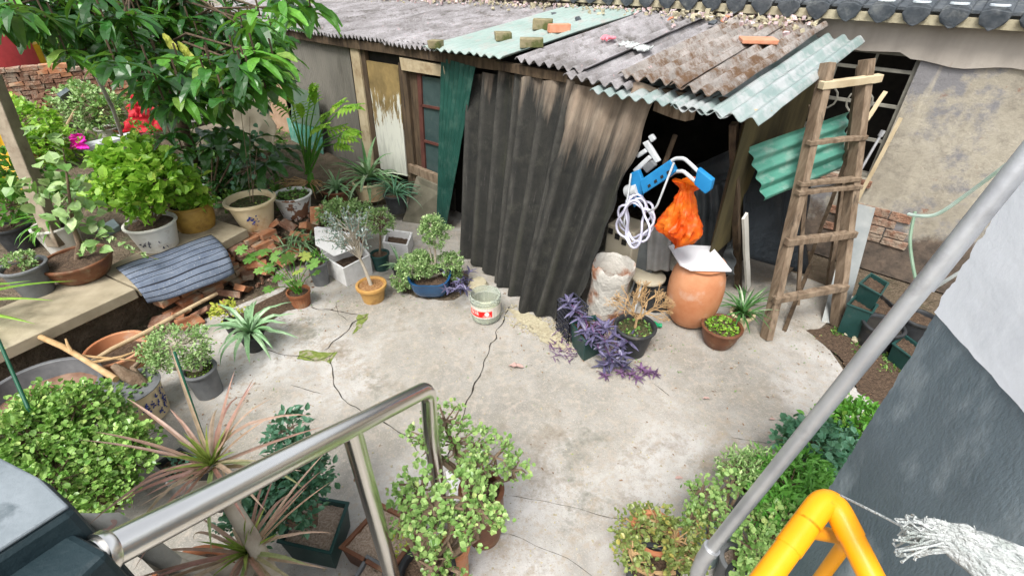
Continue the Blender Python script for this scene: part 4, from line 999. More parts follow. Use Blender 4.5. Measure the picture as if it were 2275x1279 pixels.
# grey pot with tiny leaved bush
t, b, h, rt, s = pot("potted_shrub", "dark grey plastic pot with a tangled tiny-leaved shrub leaning left", 441, 818, 870, 70, M['grey_pl'], ratio=.8, soil=M['mossy_soil'])
bush(t, s, [(at(395, 765, b), (.21, .17, .11), 150), (at(350, 775, b), (.12, .12, .09), 60), (at(440, 790, b), (.1, .1, .06), 50), (at(360, 810, b), (.12, .1, .06), 40)], M['L_sage'], M['bark_pale'], .018, .014, 12, 'round', .003, spread=.035, trunk=.012)
litter(t, s, rt * .8, M['L_bright'], 70, .018)
# porcelain planter with driftwood stump
t, b, h, rt, s = pot("porcelain_planter", "blue and white floral porcelain planter holding a knotted root stump and clover", 288, 858, 918, 116, M['cream'], ratio=.82, soil=M['mossy_soil'], rim=.008, lip=.015)
dots = MB()
for k in range(46):
    a0 = U(-2.4, .5); z = U(.12, .86) * h; r0 = rt * (.82 + .18 * z / h) + .003
    for j in range(random.choice((2, 4, 6))):
        a = a0 + U(-.05, .05); zz = z + U(-.014, .014); p = b + Vector((math.cos(a) * r0, math.sin(a) * r0, zz)); nn_ = Vector((math.cos(a), math.sin(a), 0)); leafr(dots, p, Vector((-math.sin(a) * U(-1, 1), math.cos(a) * U(-1, 1), U(-1, 1))), nn_, .016, .012)
dots.build("floral_pattern", M['ink_blue'], t)
mb = MB(); lathe(mb, b, [(rt - .006, h - .004), (rt + .004, h - .004), (rt + .004, h + .002), (rt - .010, h + .002)], 36); mb.build("rim_band", M['grey_pl'], t, smooth=True)
st = MB(); q = s + Vector((0, .03, 0)); tube(st, [q + Vector((.08, 0, 0)), q + Vector((.04, .0, .07)), q + Vector((-.03, .02, .09)), q + Vector((-.1, .04, .16))], [.035, .045, .04, .02], 9); tube(st, [q + Vector((.02, .03, .05)), q + Vector((-.02, .08, .1)), q + Vector((.02, .12, .13))], [.03, .02, .01], 8)
tube(st, [q + Vector((.09, -.03, -.01)), q + Vector((.05, -.01, .05)), q + Vector((.0, .0, .08))], [.03, .03, .03], 8)
st.build("root_stump", M['bark'], t, smooth=True); litter(t, s, rt * .75, M['L_small'], 130, .035, "clover", .05)
# big grey basin
t, b, h, rt, s = pot("basin", "wide grey-rimmed plastic basin with brown dried soil inside", 84, 872, 925, 232, M['grey_pl'], ratio=.75, style='bowl', soil=surf("dry_mud", (.12, .05, .03), (.26, .17, .12), 7, .95), fill=.5, cat="basin", rim=.02, lip=.02, seg=40)
# terracotta tub under the slab
t, b, h, rt, s = pot("clay_tub", "wide terracotta tub tucked under the concrete slab", 256, 772, 806, 124, M['terra'], ratio=.8, style='bowl', soil=M['soil'], fill=.4, cat="tub", rim=.012, lip=.02, seg=36)
# big bush, lower left
base = P(205, 1120, 0); t = thing("leafy_bush", base, "dense mound of small round-leaved jade bush in the lower left foreground", "bush")
mb = MB(); potm = potshape(t, .2, .2, .16, M['brown_glaze'])
bl = [(at(px, py, base + Vector((0, dy, 0))), (r, r, r * .8), int(n * .75)) for px, py, dy, r, n in [(70, 980, .05, .25, 330), (170, 960, .15, .25, 330), (250, 1010, .05, .21, 240), (120, 1060, -.1, .24, 280), (30, 1050, 0, .22, 200), (220, 1090, -.12, .15, 140), (290, 985, .1, .12, 90), (180, 900, .2, .14, 110), (100, 910, .2, .15, 110)]]
bush(t, base + Vector((0, 0, .18)), bl, M['L_jade'], M['bark'], .031, .027, 8, 'round', .004, spread=.055, shell=.42, trunk=.014)
t2 = None
# ---------------------------------------------------------------- dracaena in front of the handrail
base = P(455, 1330, 0); base = P(455, 1360, 0); t = thing("dracaena", base, "tall dracaena with pink-edged strap leaves and pale cut trunks behind the handrail", "potted plant")
potshape(t, .24, .19, .14, M['terra_old'])
st = MB(); crown = [PD(475, 1040, 1.66), PD(552, 1235, 1.75)]
g0 = base + Vector((0, 0, .2)); J = PD(500, 1100, 1.72)
tube(st, [g0, g0 + Vector((.03, 0, .3)), PD(610, 1290, 1.75), PD(555, 1190, 1.72), PD(515, 1125, 1.7), PD(490, 1085, 1.68), crown[0]], [.036, .034, .03, .028, .026, .022, .018], 12)
tube(st, [PD(520, 1090, 1.72), PD(470, 1082, 1.70), PD(420, 1088, 1.68)], [.022, .024, .028], 10)
tube(st, [g0, g0 + Vector((-.05, 0, .4)), PD(560, 1330, 1.8), crown[1]], [.03, .026, .022, .016], 10)
st.build("trunk", M['bark_pale'], t, smooth=True)
for (a_, b_, e_, r_) in (((430, 1095, 1.69), (400, 1090, 1.66), (380, 1078, 1.62), .033), ((290, 1190, 1.55), (245, 1165, 1.50), (200, 1150, 1.45), .036)):
    mb = MB(); A_, B_, E_ = PD(*a_), PD(*b_), PD(*e_); tube(mb, [A_ + (A_ - B_) * 2 + Vector((0, 0, -.05)), A_, B_, B_.lerp(E_, .6), E_ + (E_ - B_) * .5], [r_ * .8, r_, r_ * 1.05, r_ * .6, r_ * .12], 12); ob = mb.build("cut_stump", M['bark_grey'], t, smooth=True)
    mb = MB(); n_ = (Vector((0, 0, CAMH)) - B_).normalized(); x, y = frame_of(n_); c_ = B_ + n_ * (r_ * .98); slab_poly(mb, [c_ + x * (.018 * math.cos(k)) + y * (.012 * math.sin(k)) for k in [i * math.pi / 6 for i in range(12)]], .006, -n_); mb.build("cut_face", M['cutwood'], t)
for ci, (c, n) in enumerate(((crown[0], 30), (crown[1], 28))):
    lf = MB(); core = MB()
    for k in range(n):
        a = k * 2.39996 + U(-.15, .15); e = U(.0, 1.25) if ci == 0 else U(-.15, 1.0); L = U(.26, .44)
        blade(lf, c + Vector((math.cos(a) * .012, math.sin(a) * .012, .03 * (k / n))), a, e, L, U(.012, .019), U(.1, .8) + (1.2 if R() < .2 else 0), 8, .25, base_w=.8)
    for k in range(16):
        a = U(0, 6.28); blade(core, c + Vector((0, 0, .02)), a, U(.7, 1.4), U(.10, .19), .015, .2, 5, .3, base_w=.9)
    lf.build("foliage", M['L_drac'], t); core.build("crown_core", M['L_dracg'], t)
# planter of succulents beside it
bp = boxpot("square_planter", "black square planter with low succulents just behind the dracaena", [(345, 1030), (400, 995), (470, 1035), (415, 1085)], .2, 0, M['black_pl'], M['soil'])
litter(bp[0], bp[4], .09, M['L_blue'], 50, .035, "foliage", .05)
for (x0, y0, d0, x1, y1, d1, lab) in ((386, 782, 2.15, 462, 1010, 2.0, "dark green plant stake standing in the square planter by the dracaena"), (-12, 735, 2.6, 62, 905, 2.5, "dark green plant stake standing in the big basin")):
    mb = MB(); A_, B_ = PD(x0, y0, d0), PD(x1, y1, d1); C_ = Vector((B_.x, B_.y + .02, .12)); tube(mb, [A_, B_, C_], [.008, .0095, .0095], 8); tag(mb.build("plant_stake", M['stake'], smooth=True), lab, "stake")
# rectangular planter + bluish bush behind the posts
bp = boxpot("rectangular_planter", "black rectangular planter half filled with pale soil, bushy bluish plant at its end", [(668, 1098), (772, 1116), (733, 1226), (618, 1200)], .2, 0, M['green_pl'], M['gravel'], fill=.82)
b = bp[1]; bl = [(at(x, y, b + Vector((0, dy, 0))), (r, r, r * .75), n) for x, y, dy, r, n in ((640, 1070, 0, .15, 75), (600, 1110, -.05, .14, 70), (660, 1010, .1, .12, 45), (690, 1060, .05, .1, 36), (650, 1130, -.1, .12, 45), (560, 1150, -.1, .12, 45), (640, 955, .15, .09, 22))]
bush(bp[0], bp[4], bl, M['L_blue'], M['bark'], .042, .026, 7, 'leaf', spread=.05)
# gravel planter
bp = boxpot("gravel_planter", "flat brown rectangular planter filled with pinkish gravel beneath the handrail post", [(846, 1118), (945, 1168), (862, 1272), (756, 1214)], .16, 0, M['brown_glaze'], M['gravel'], th=.02, taper=.92, fill=.88)
litter(bp[0], bp[4] + Vector((.08, -.02, 0)), .08, M['L_yellow'], 60, .02)
bp = boxpot("square_planter", "grey square planter with bare soil at the bottom edge beside the handrail post", [(782, 1292), (816, 1234), (852, 1256), (858, 1310)], .16, 0, M['grey_pl'], M['gravel'], cat="planter")
# jade bushes at the post
t, b, h, rt, s = pot("potted_jade", "jade bush in a folded dark brown pot, right of the handrail post", 1069, 1085, 1185, 100, M['brown_glaze'], ratio=.8, style='belly')
bush(t, s, [(at(x, y, b + Vector((0, dy, 0))), (r * .86, r * .86, r * .74), int(n * .46)) for x, y, dy, r, n in ((990, 935, .15, .13, 62), (1010, 985, .1, .13, 60), (1050, 990, .1, .12, 55), (1100, 1015, 0, .11, 50), (950, 985, .05, .09, 30), (1140, 1045, 0, .10, 36), (1070, 1035, -.05, .10, 36), (930, 970, .1, .06, 14), (1030, 1060, -.1, .08, 24))], M['L_jade2'], M['bark'], .026, .022, 6, 'round', .005, spread=.04, trunk=.014)
t, b, h, rt, s = pot("potted_jade", "gnarled jade bush in a black round pot at the bottom edge", 948, 1268, 1340, 128, M['black_pl'], ratio=.8)
bl = [(at(x, y, b + Vector((0, dy, 0))), (r * .86, r * .86, r * .7), int(n * .46)) for x, y, dy, r, n in ((930, 1085, .1, .11, 55), (910, 1130, .05, .10, 45), (965, 1130, 0, .12, 60), (1035, 1110, 0, .12, 60), (1075, 1135, -.05, .1, 45), (1000, 1180, -.05, .11, 50), (950, 1200, -.1, .1, 40), (1060, 1175, -.08, .09, 34), (900, 1170, 0, .08, 20), (960, 1262, -.1, .08, 22), (1020, 1270, -.1, .07, 16), (890, 1100, .1, .07, 16))]
bush(t, s, bl, M['L_jade2'], M['bark'], .026, .022, 6, 'round', .007, spread=.04, trunk=.017)
t, b, h, rt, s = pot("clay_pot", "terracotta-lined pot holding gravel and fallen leaves behind the black jade pot", 1005, 1210, 1280, 76, M['terra'], ratio=.8, soil=M['gravel'], cat="pot")
# ---------------------------------------------------------------- bottom right cluster
t, b, h, rt, s = pot("potted_jade", "yellowish trailing jade in a terracotta-rimmed pot, leftmost of the bottom right cluster", 1455, 1180, 1250, 104, M['terra'], ratio=.8)
bush(t, s, [(at(x, y, b + Vector((0, dy, 0))), (r, r, r * .7), n) for x, y, dy, r, n in ((1410, 1165, .05, .1, 55), (1460, 1160, .05, .1, 50), (1500, 1200, -.05, .1, 50), (1395, 1205, -.05, .07, 26), (1530, 1225, -.08, .08, 30), (1550, 1165, 0, .07, 24))], M['L_jadey'], M['straw'], .025, .02, 5, 'round', .005, spread=.035, trunk=.008)
t, b, h, rt, s = pot("potted_jade", "black pot with earth clods and a few jade sprigs, bottom right cluster", 1452, 1262, 1330, 118, M['black_pl'], ratio=.85)
bush(t, s, [(at(x, y, b), (.07, .07, .05), n) for x, y, n in ((1400, 1215, 22), (1410, 1250, 18), (1500, 1250, 26), (1540, 1250, 20))], M['L_jadey'], M['straw'], .022, .018, 8, 'round', .004, spread=.03)
t, b, h, rt, s = pot("small_pot", "small pale grey bowl with brown soil behind the elbow of the slanting pipe", 1592, 1186, 1238, 72, M['rim_pale'], ratio=.7, soil=M['orange_soil'], fill=.6)
bush(t, s, [(at(x, y, b + Vector((0, dy, 0))), (r, r, r * .8), n) for x, y, dy, r, n in ((1560, 1095, .1, .07, 24), (1580, 1130, .05, .07, 22), (1625, 1075, .15, .08, 30), (1660, 1060, .2, .07, 22), (1540, 1150, 0, .06, 16), (1600, 1160, .05, .06, 18))], M['L_jade2'], M['bark'], .027, .021, 5, 'round', .005, spread=.035, trunk=.008)
t, b, h, rt, s = pot("small_pot", "pale blue-grey rimmed pot with reddish gravel under jade leaves, right of the slanting pipe", 1640, 1240, 1300, 76, M['grey_pl'], ratio=.75, soil=M['gravel'])
bush(t, s, [(at(x, y, b + Vector((0, dy, 0))), (r, r, r * .7), n) for x, y, dy, r, n in ((1670, 1215, 0, .08, 26), (1690, 1170, .1, .1, 50), (1700, 1230, 0, .07, 20), (1740, 1150, .1, .09, 36), (1660, 1255, -.05, .06, 14))], M['L_jade2'], M['bark'], .03, .026, 6, 'round', .005, spread=.035)
t, b, h, rt, s = pot("small_pot", "black pot of bare soil cut by the bottom edge next to the yellow pipe", 1662, 1290, 1350, 90, M['black_pl'], ratio=.8, cat="pot")
t, b, h, rt, s = pot("potted_shrub", "fresh green narrow-leaved shrub between the slanting pipe and the dark wall", 1735, 1120, 1185, 90, M['terra_old'], ratio=.8)
bush(t, s, [(at(x, y, b + Vector((0, dy, 0))), (r, r, r * .8), n) for x, y, dy, r, n in ((1750, 1085, 0, .15, 100), (1710, 1065, .1, .11, 50), (1795, 1095, 0, .12, 60), (1725, 1130, -.1, .12, 60), (1780, 1045, .1, .11, 50))], M['L_grass'], M['bark'], .055, .015, 9, 'leaf', spread=.05)
t, b, h, rt, s = pot("potted_shrub", "pale feathery sprigs left of the slanting pipe above the jade pots", 1648, 1080, 1140, 50, M['grey_pl'], ratio=.8)
bush(t, s, [(at(x, y, b), (.1, .1, .08), 60) for x, y in ((1640, 1040), (1675, 1035))], M['L_sage'], M['bark'], .03, .009, 9, 'leaf', spread=.05)
t, b, h, rt, s = pot("potted_shrub", "dark bluish round-leaved shrub in a grey-rimmed black pot by the dark wall", 1800, 1035, 1090, 96, M['black_pl'], ratio=.8)
bush(t, s, [(at(x, y, b + Vector((0, dy, 0))), (r, r, r * .8), n) for x, y, dy, r, n in ((1800, 990, 0, .16, 85), (1845, 1010, 0, .15, 70), (1770, 1005, .05, .08, 16), (1860, 980, .1, .12, 45))], M['L_blue'], M['bark'], .045, .036, 7, 'round', spread=.05)
t, b, h, rt, s = pot("potted_shrub", "mid green pointed-leaved shrub farthest along the dark wall", 1880, 980, 1030, 80, M['black_pl'], ratio=.8)
bush(t, s, [(at(x, y, b + Vector((0, dy, 0))), (r, r, r * .7), n) for x, y, dy, r, n in ((1885, 945, 0, .16, 90), (1920, 935, .05, .12, 50), (1850, 955, 0, .12, 50))], M['L_mid'], M['bark'], .045, .024, 7, 'leaf', spread=.05)
# weeds along the wall foot
mb = MB()
for _ in range(420):
    p = random.choice([P(U(1950, 2005), U(785, 830), 0), P(U(1850, 1880), U(728, 745), 0), P(U(1895, 1935), U(760, 790), 0)]); leaf6(mb, p, rdir(.6), rdir(1), U(.02, .045), U(.008, .018))
tag(mb.build("weeds", M['L_small']), kind="stuff")
# ---------------------------------------------------------------- purple group
t, b, h, c, s = boxpot("potted_spiderwort", "dark green square planter overflowing with purple lance-leaved spiderwort", [(1268, 712), (1322, 700), (1345, 735), (1300, 757)], .24, 0, M['green_pl'], M['soil'], rimmat=None, taper=.8)
lf = MB(); st = MB()
def rosette(lf, p, n, L, W, tilt=.4, az0=None):
    for k in range(n):
        a = (az0 or 0) + k * 2.4 + U(-.3, .3); blade(lf, p, a, U(-.1, 1.0) * tilt * 2, L * U(.7, 1.1), W * U(.8, 1.15), U(.3, .9), 5, .22, base_w=.55)
for (px, py, dy) in [(1262, 672, .1), (1275, 690, .05), (1290, 705, .02), (1300, 735, -.1), (1320, 745, -.12), (1345, 730, -.08), (1345, 760, -.16), (1365, 745, -.1), (1375, 770, -.16), (1330, 775, -.17), (1355, 790, -.2), (1340, 720, 0), (1380, 790, -.2), (1395, 758, -.12), (1310, 760, -.14), (1362, 805, -.22), (1345, 812, -.22), (1385, 815, -.24)]:
    q = at(px, py, b + Vector((0, dy, 0))); q.z = max(q.z, .03); tube(st, [s, s.lerp(q, .5) + Vector((0, 0, .06)), q], [.006, .005, .004], 5, False); rosette(lf, q, 8, .11, .028, az0=U(0, 6))
st.build("stem", M['L_purple2'], t); lf.build("foliage", M['L_purple'], t)
lf = MB()
for (px, py) in [(1400, 832), (1425, 820), (1440, 828), (1415, 838), (1380, 828), (1345, 835), (1455, 830)]:
    q = P(px, py, .02); rosette(lf, q, 9, .075, .016, az0=U(0, 6))
for _ in range(60):
    q = P(U(1222, 1292), U(745, 800), .01); blade(lf, q, U(0, 6.28), U(.0, .8), U(.04, .1), U(.006, .012), .6, 4)
o = lf.build("trailing_spiderwort", M['L_purple2']); tag(o, kind="stuff")
t, b, h, rt, s = pot("potted_dead_shrub", "dead tan shrub of bare branching twigs in a black pot with clover", 1412, 722, 778, 92, M['black_pl'], ratio=.66, soil=M['mossy_soil'])
litter(t, s, rt * .8, M['L_small'], 90, .025)
st = MB()
def fork(p, d, L, r, n):
    q = p + d * L; m_ = p.lerp(q, .5) + rdir() * L * .08; tube(st, [p, m_, q], [r, r * .85, r * .7], 5, False)
    if n > 0:
        for _ in range(3 if R() < .6 else 2): fork(q, (d + rdir(.15) * .62).normalized(), L * U(.62, .86), r * .68, n - 1)
fork(s, Vector((.02, 0, 1)), .1, .012, 0)
for a in range(6):
    an = a * 1.05; fork(s + Vector((0, 0, .09)), Vector((math.cos(an) * .75, math.sin(an) * .4, .75)).normalized(), .1, .008, 5)
st.build("twigs", M['straw'], t)
# black crate basket
base = P(1262, 742, 0); t = thing("crate", base, "black open-mesh plastic crate behind the purple plants", "crate"); mb = MB()
q = [P(1235, 730, 0), P(1262, 765, 0), P(1300, 745, 0), P(1270, 715, 0)]; H_ = .3
for i in range(4):
    a, b_ = q[i], q[(i + 1) % 4]
    for k in range(9):
        f = k / 8; x = a.lerp(b_, f); bar(mb, x, x + Vector((0, 0, H_)), .005, .005)
    for k in range(8):
        z = Vector((0, 0, H_ * k / 7)); bar(mb, a + z, b_ + z, .006 if k < 7 else .012, .005)
slab_poly(mb, [p + Vector((0, 0, .006)) for p in q], .005); mb.build("crate_basket", M['crate'], t)
# jar with the red label
base, h = stand(1078, 652, 704); t = thing("plastic_jar", base, "clear screw-neck plastic jar with a red and cream label, standing on the paving", "jar"); rt = 34 * mpp(base)
gm, gnt, gb = newmat("clear_plastic"); gb.inputs["Base Color"].default_value = (.75, .8, .72, 1); gb.inputs["Roughness"].default_value = .12; gb.inputs["Transmission Weight"].default_value = .75; gb.inputs["IOR"].default_value = 1.15
mb = MB(); lathe(mb, base, [(rt * .7, .0), (rt * .93, .02), (rt * .96, .05), (rt * .96, h * .72), (rt * .93, h * .78), (rt * .98, h * .82), (rt, h * .86), (rt * .94, h * .88), (rt * .99, h * .92), (rt, h * .96), (rt * .96, h), (rt * .92, h), (rt * .9, h * .8), (rt * .9, h * .06), (.001, .015)], 40); mb.build("body", gm, t, smooth=True)
mb = MB(); lathe(mb, base, [(rt * .86, .02), (rt * .87, h * .22), (.001, h * .22)], 30); mb.build("dregs", surf("dregs", (.35, .33, .16), (.5, .45, .3), 9, .5), t, smooth=True)
def band(name, z0, z1, a0, a1, r, mat, par, c):
    mb = MB(); m = 24; vs = []
    for i in range(m + 1):
        a = a0 + (a1 - a0) * i / m
        for z in (z0, z1): vs.append(c + Vector((math.cos(a) * r, math.sin(a) * r, z)))
    mb.add(vs, [(2 * i, 2 * i + 2, 2 * i + 3, 2 * i + 1) for i in range(m)]); return mb.build(name, mat, par, smooth=True)
band("label", h * .3, h * .72, 0, 6.283, rt * .967, M['paper'], t, base)
band("red_band", h * .36, h * .60, -2.75, -1.1, rt * .975, M['jar_red'], t, base)
def text_on(par, body, center_a, zc, r, size, mat, c, name="lettering"):
    cu = bpy.data.curves.new(name, 'FONT'); cu.body = body; cu.size = size; cu.align_x = 'CENTER'; cu.align_y = 'CENTER'
    tmp = bpy.data.objects.new(name, cu); COL.objects.link(tmp); dg = bpy.context.evaluated_depsgraph_get(); me = bpy.data.meshes.new_from_object(tmp.evaluated_get(dg))
    bpy.data.objects.remove(tmp); org = world_loc(par)
    for v in me.vertices:
        a = center_a + v.co.x / r; v.co = c + Vector((math.cos(a) * r, math.sin(a) * r, zc + v.co.y)) - org
    me.materials.clear(); me.materials.append(mat); o = bpy.data.objects.new(name, me); COL.objects.link(o); o.parent = par; return o
text_on(t, "家味", -2.3, h * .49, rt * .98, .045, M['ink_white'], base); text_on(t, "中国红", -1.45, h * .40, rt * .98, .024, M['ink_white'], base)
mb = MB(); a0 = -1.45; cc = base + Vector((math.cos(a0) * rt * .985, math.sin(a0) * rt * .985, h * .51)); tx = Vector((-math.sin(a0), math.cos(a0), 0)); mb.add([cc + tx * (.02 * math.cos(k)) + Vector((0, 0, .02 * math.sin(k))) for k in [i * math.pi / 8 for i in range(16)]], [tuple(range(16))]); mb.build("emblem", M['ink_white'], t)
# terracotta jar + tile lid
base = P(1527, 712, 0); t = thing("clay_jar", base, "tall rounded terracotta jar covered by a white tile in the shed bay", "jar"); top = at(1553, 580, base); hh = top.z; rt = 60 * mpp(base + Vector((0, 0, .4)))
mb = MB(); lathe(mb, base, [(rt * .45, 0), (rt * .66, .03), (rt * .82, hh * .15), (rt * .95, hh * .32), (rt, hh * .5), (rt * .99, hh * .65), (rt * .93, hh * .8), (rt * .83, hh * .9), (rt * .76, hh * .95), (rt * .82, hh * .97), (rt * .83, hh * .995), (rt * .7, hh)], 44)
mb.build("body", M['terra'], t, smooth=True)
mb = MB(); zt = hh + .004; slab_poly(mb, [P(1484, 542, zt + .02), P(1582, 546, zt + .02), P(1626, 600, zt + .02), P(1535, 598, zt + .02), P(1511, 586, zt + .02)], .016); tag(mb.build("tile", M['marble'], bevel=.002), "white square tile with a chipped corner lying on the terracotta jar", "tile")
# bowl with greens, spider plant
t, b, h, rt, s = pot("potted_herb", "low brown round bowl pot of small clover-like greens near the clay jar", 1605, 722, 762, 88, M['brown_glaze'], ratio=.6, style='bowl'); litter(t, s, rt * .8, M['L_bright'], 150, .03, "foliage", .03)
t, b, h, rt, s = pot("potted_spider_plant", "dark green striped spider plant in a cream pot at the ladder's foot", 1650, 694, 728, 52, M['cream'], ratio=.6); lf = MB()
for k in range(64): a = U(0, 6.28); blade(lf, s + rdir() * .02, a, U(.35, 1.4), U(.2, .34), U(.014, .022), U(.6, 1.7), 7, .2)
lf.build("foliage", M['L_spider'], t)
# plastic sack, bottle
base = P(1345, 705, 0); t = thing("plastic_sack", base, "half-full white and brown plastic sack slumped behind the purple plants", "sack"); rw = 44 * mpp(base)
topz = at(1365, 585, base).z
mb = MB(); lathe(mb, base, [(rw * .8, 0), (rw * .98, .03), (rw, topz * .3), (rw * .9, topz * .55), (rw * .92, topz * .75), (rw * 1.05, topz * .95), (rw * 1.0, topz), (rw * .9, topz * .97), (rw * .8, topz * .7), (rw * .7, topz * .4), (.001, topz * .35)], 36, fn=lambda a, r, z, i: (r * (1 + .13 * noise.noise(Vector((math.cos(a) * 1.6, math.sin(a) * 1.6, z * 7)))), z + (.08 * noise.noise(Vector((math.cos(a) * 2, math.sin(a) * 2, 5))) if z > topz * .9 else 0)))
mb.build("sack_body", M['sack'], t, smooth=True)
base = P(1455, 735, 0); t = thing("bottle", base, "green plastic bottle lying on its side behind the dead shrub pot", "bottle"); mb = MB(); p = base + Vector((-.1, .06, .035)); tube(mb, [p, p + Vector((.1, -.02, 0)), p + Vector((.13, -.025, 0)), p + Vector((.135, -.026, 0)), p + Vector((.16, -.03, 0))], [.032, .032, .015, .018, .018], 14); mb.build("bottle_body", M['bottle'], t, smooth=True)
# ================================================================== RAISED BED ON THE LEFT
def leafL(mb, p, d, L, W, droop=.5, roll=0, seg=6, wave=.1):
    """large leaf with midrib, folded and arching; d = direction it leaves the twig"""
    d = d.normalized(); x = d.cross(Vector((0, 0, 1))); x = x.normalized() if x.length > .05 else frame_of(d)[0]
    x = (x * math.cos(roll) + x.cross(d) * math.sin(roll)).normalized(); vs = []; fs = []; q = Vector(p); ph = U(0, 6)
    for i in range(seg + 1):
        t = i / seg; w_ = W / 2 * (math.sin(math.pi * min(1, t * .93 + .04)) ** .75) * (1.1 - .25 * t); n = x.cross(d).normalized()
        if n.z < 0 and roll < 1: n = -n
        wv = wave * W * math.sin(t * 14 + ph)
        vs += [q - x * w_ + n * (w_ * .3 + wv), q.copy(), q + x * w_ + n * (w_ * .3 - wv)]
        q = q + d * (L / seg); d = (d + Vector((0, 0, -droop / seg))).normalized(); x = (x - d * x.dot(d)).normalized()
    for i in range(seg): a = i * 3; fs += [(a, a + 1, a + 4, a + 3), (a + 1, a + 2, a + 5, a + 4)]
    mb.add(vs, fs)
SZ = .40
e3, e2, e1_ = P(-60, 800, SZ), P(303, 640, SZ), P(549, 509, SZ)
ed = (e1_ - e3).normalized(); eb = Vector((-ed.y, ed.x, 0))
if eb.x > 0: eb = -eb
bed = MB(); poly = [e3 - ed * 1.5 + eb * .16, e2 + eb * .2, e1_ + eb * .1 + ed * .1, P(610, 470, .3), P(700, 425, .3), P(800, 418, .3), PN(810, 380, 3.2), PN(640, 380, 3.2) + Vector((-.5, 1, 0)), Vector((-16, 14, 0)), Vector((-16, 0, 0))]
slab_poly(bed, [Vector((p.x, p.y, .27)) for p in poly], .3); struct("garden_bed", bed, M['earth'])
for k, (a, b, wd, lab) in enumerate(((e3 - ed * .8, e2 - ed * .012, .62, "long concrete slab at the left edge bearing the brown bowl pot"), (e2 + ed * .004, e1_, .55, "concrete slab under the striped mat and the mustard pot"))):
    mb = MB(); pts = [a, b, b + eb * wd, a + eb * wd]; m_ = []
    slab_poly(mb, [Vector((p.x, p.y, SZ)) for p in pts], .085); o = mb.build("concrete_slab", M['slab'], bevel=.006); tag(o, lab, "slab")
# brick footing below the slabs
bk = thing("brick_wall", P(420, 700), "low broken red brick footing under the striped mat", "wall")
mb = MB(); b2 = MB()
A, B = P(318, 738), P(520, 640)
A = e2 + ed * .10; B = e1_ + ed * .1; A = Vector((A.x, A.y, 0)) - eb * .03; B = Vector((B.x, B.y, 0))
for r_ in range(5):
    q = A + ed * (.12 if r_ % 2 else 0); z = .032 + r_ * .062
    while (q - B).dot(ed) < 0:
        L = U(.14, .23); off = U(-.05, .05) - r_ * .012
        if R() < .9: box(mb if R() < .7 else b2, q + ed * L / 2 + eb * (.05 - off) + Vector((0, 0, z)), L - .01, U(.1, .14), .056, ((ed + eb * U(-.15, .15)).normalized(), eb, Vector((0, 0, 1))), .008)
        q = q + ed * L
mb.build("bricks", M['brick'], bk, bevel=.005); b2.build("stained_bricks", M['wallbrick'], bk, bevel=.005)
for k, (px, py) in enumerate(((40, 830), (120, 800), (-60, 860))):
    p = P(px, py) + eb * .25
    mb = MB()
    for j in range(5): box(mb, p + Vector((U(-.01, .01), U(-.01, .01), .031 + j * .062)), .24, .12, .056, (ed, eb, Vector((0, 0, 1))), .004)
    o = mb.build("brick_pier", M['brick'], bevel=.004); tag(o, ("brick pier under the left slab, middle of three", "brick pier under the left slab, nearest the striped mat", "brick pier under the left slab, at the picture's edge")[k], "brick pier")
# tumbled bricks right of the slab
sp = [(560, 512), (590, 520), (615, 530), (575, 535), (600, 548), (560, 552), (620, 560), (585, 565), (545, 575), (610, 585), (570, 590), (590, 605), (548, 610), (635, 580), (660, 520), (640, 500), (680, 530), (655, 560), (530, 560), (525, 600), (540, 640), (510, 650), (490, 680), (470, 640), (505, 620), (685, 505), (700, 480), (720, 470), (560, 530), (605, 500), (450, 690), (420, 715), (395, 700), (360, 715)]
for i, (px, py) in enumerate(sp):
    z = max(.03, .30 - (py - 500) * .0026 + U(-.02, .02)) if py < 610 else U(.03, .06); p = P(px, py, z); a = rdir(1.5); x, y = frame_of(a); rot = U(0, 3); X = x * math.cos(rot) + y * math.sin(rot); Y = a.cross(X)
    mb = MB(); box(mb, p, U(.12, .2), U(.085, .115), U(.045, .06), (X, Y, a), .012); o = mb.build("loose_brick", M['brick'] if i % 3 else M['wallbrick'], bevel=.006); tag(o, "broken reddish brick in the tumbled heap around the raised bed's edge", "brick", "tumbled bricks beside the raised bed")
mb = MB(); pts = []
for _ in range(260):
    px = U(520, 720); py = U(470, 640); z = max(.0, .24 - (py - 500) * .0026); p = P(px, py, z); s_ = U(.01, .03); a = rdir(); x, y = frame_of(a); box(mb, p, s_, s_ * .8, s_ * .6, (x, y, a), s_ * .2)
tag(mb.build("brick_rubble", M['wallbrick']), kind="stuff")
# earth shoulder that carries the heap
mb = MB(); m = 26; vs = []
for j in range(m + 1):
    for i in range(m + 1):
        px = 490 + 260 * i / m; py = 455 + 200 * j / m; zz = max(-.06, min(.26, .235 - (py - 500) * .0026)) ; zz -= .25 * max(0, (i / m - .72)) * 2 * (j / m); p = P(px, py, max(zz, -.05)); p.z += .025 * noise.noise(p * 7); vs.append(p)
mb.add(vs, [(j * (m + 1) + i, (j + 1) * (m + 1) + i, (j + 1) * (m + 1) + i + 1, j * (m + 1) + i + 1) for j in range(m) for i in range(m)]); o = struct("rubble_bank", mb, M['earth'], smooth=True)
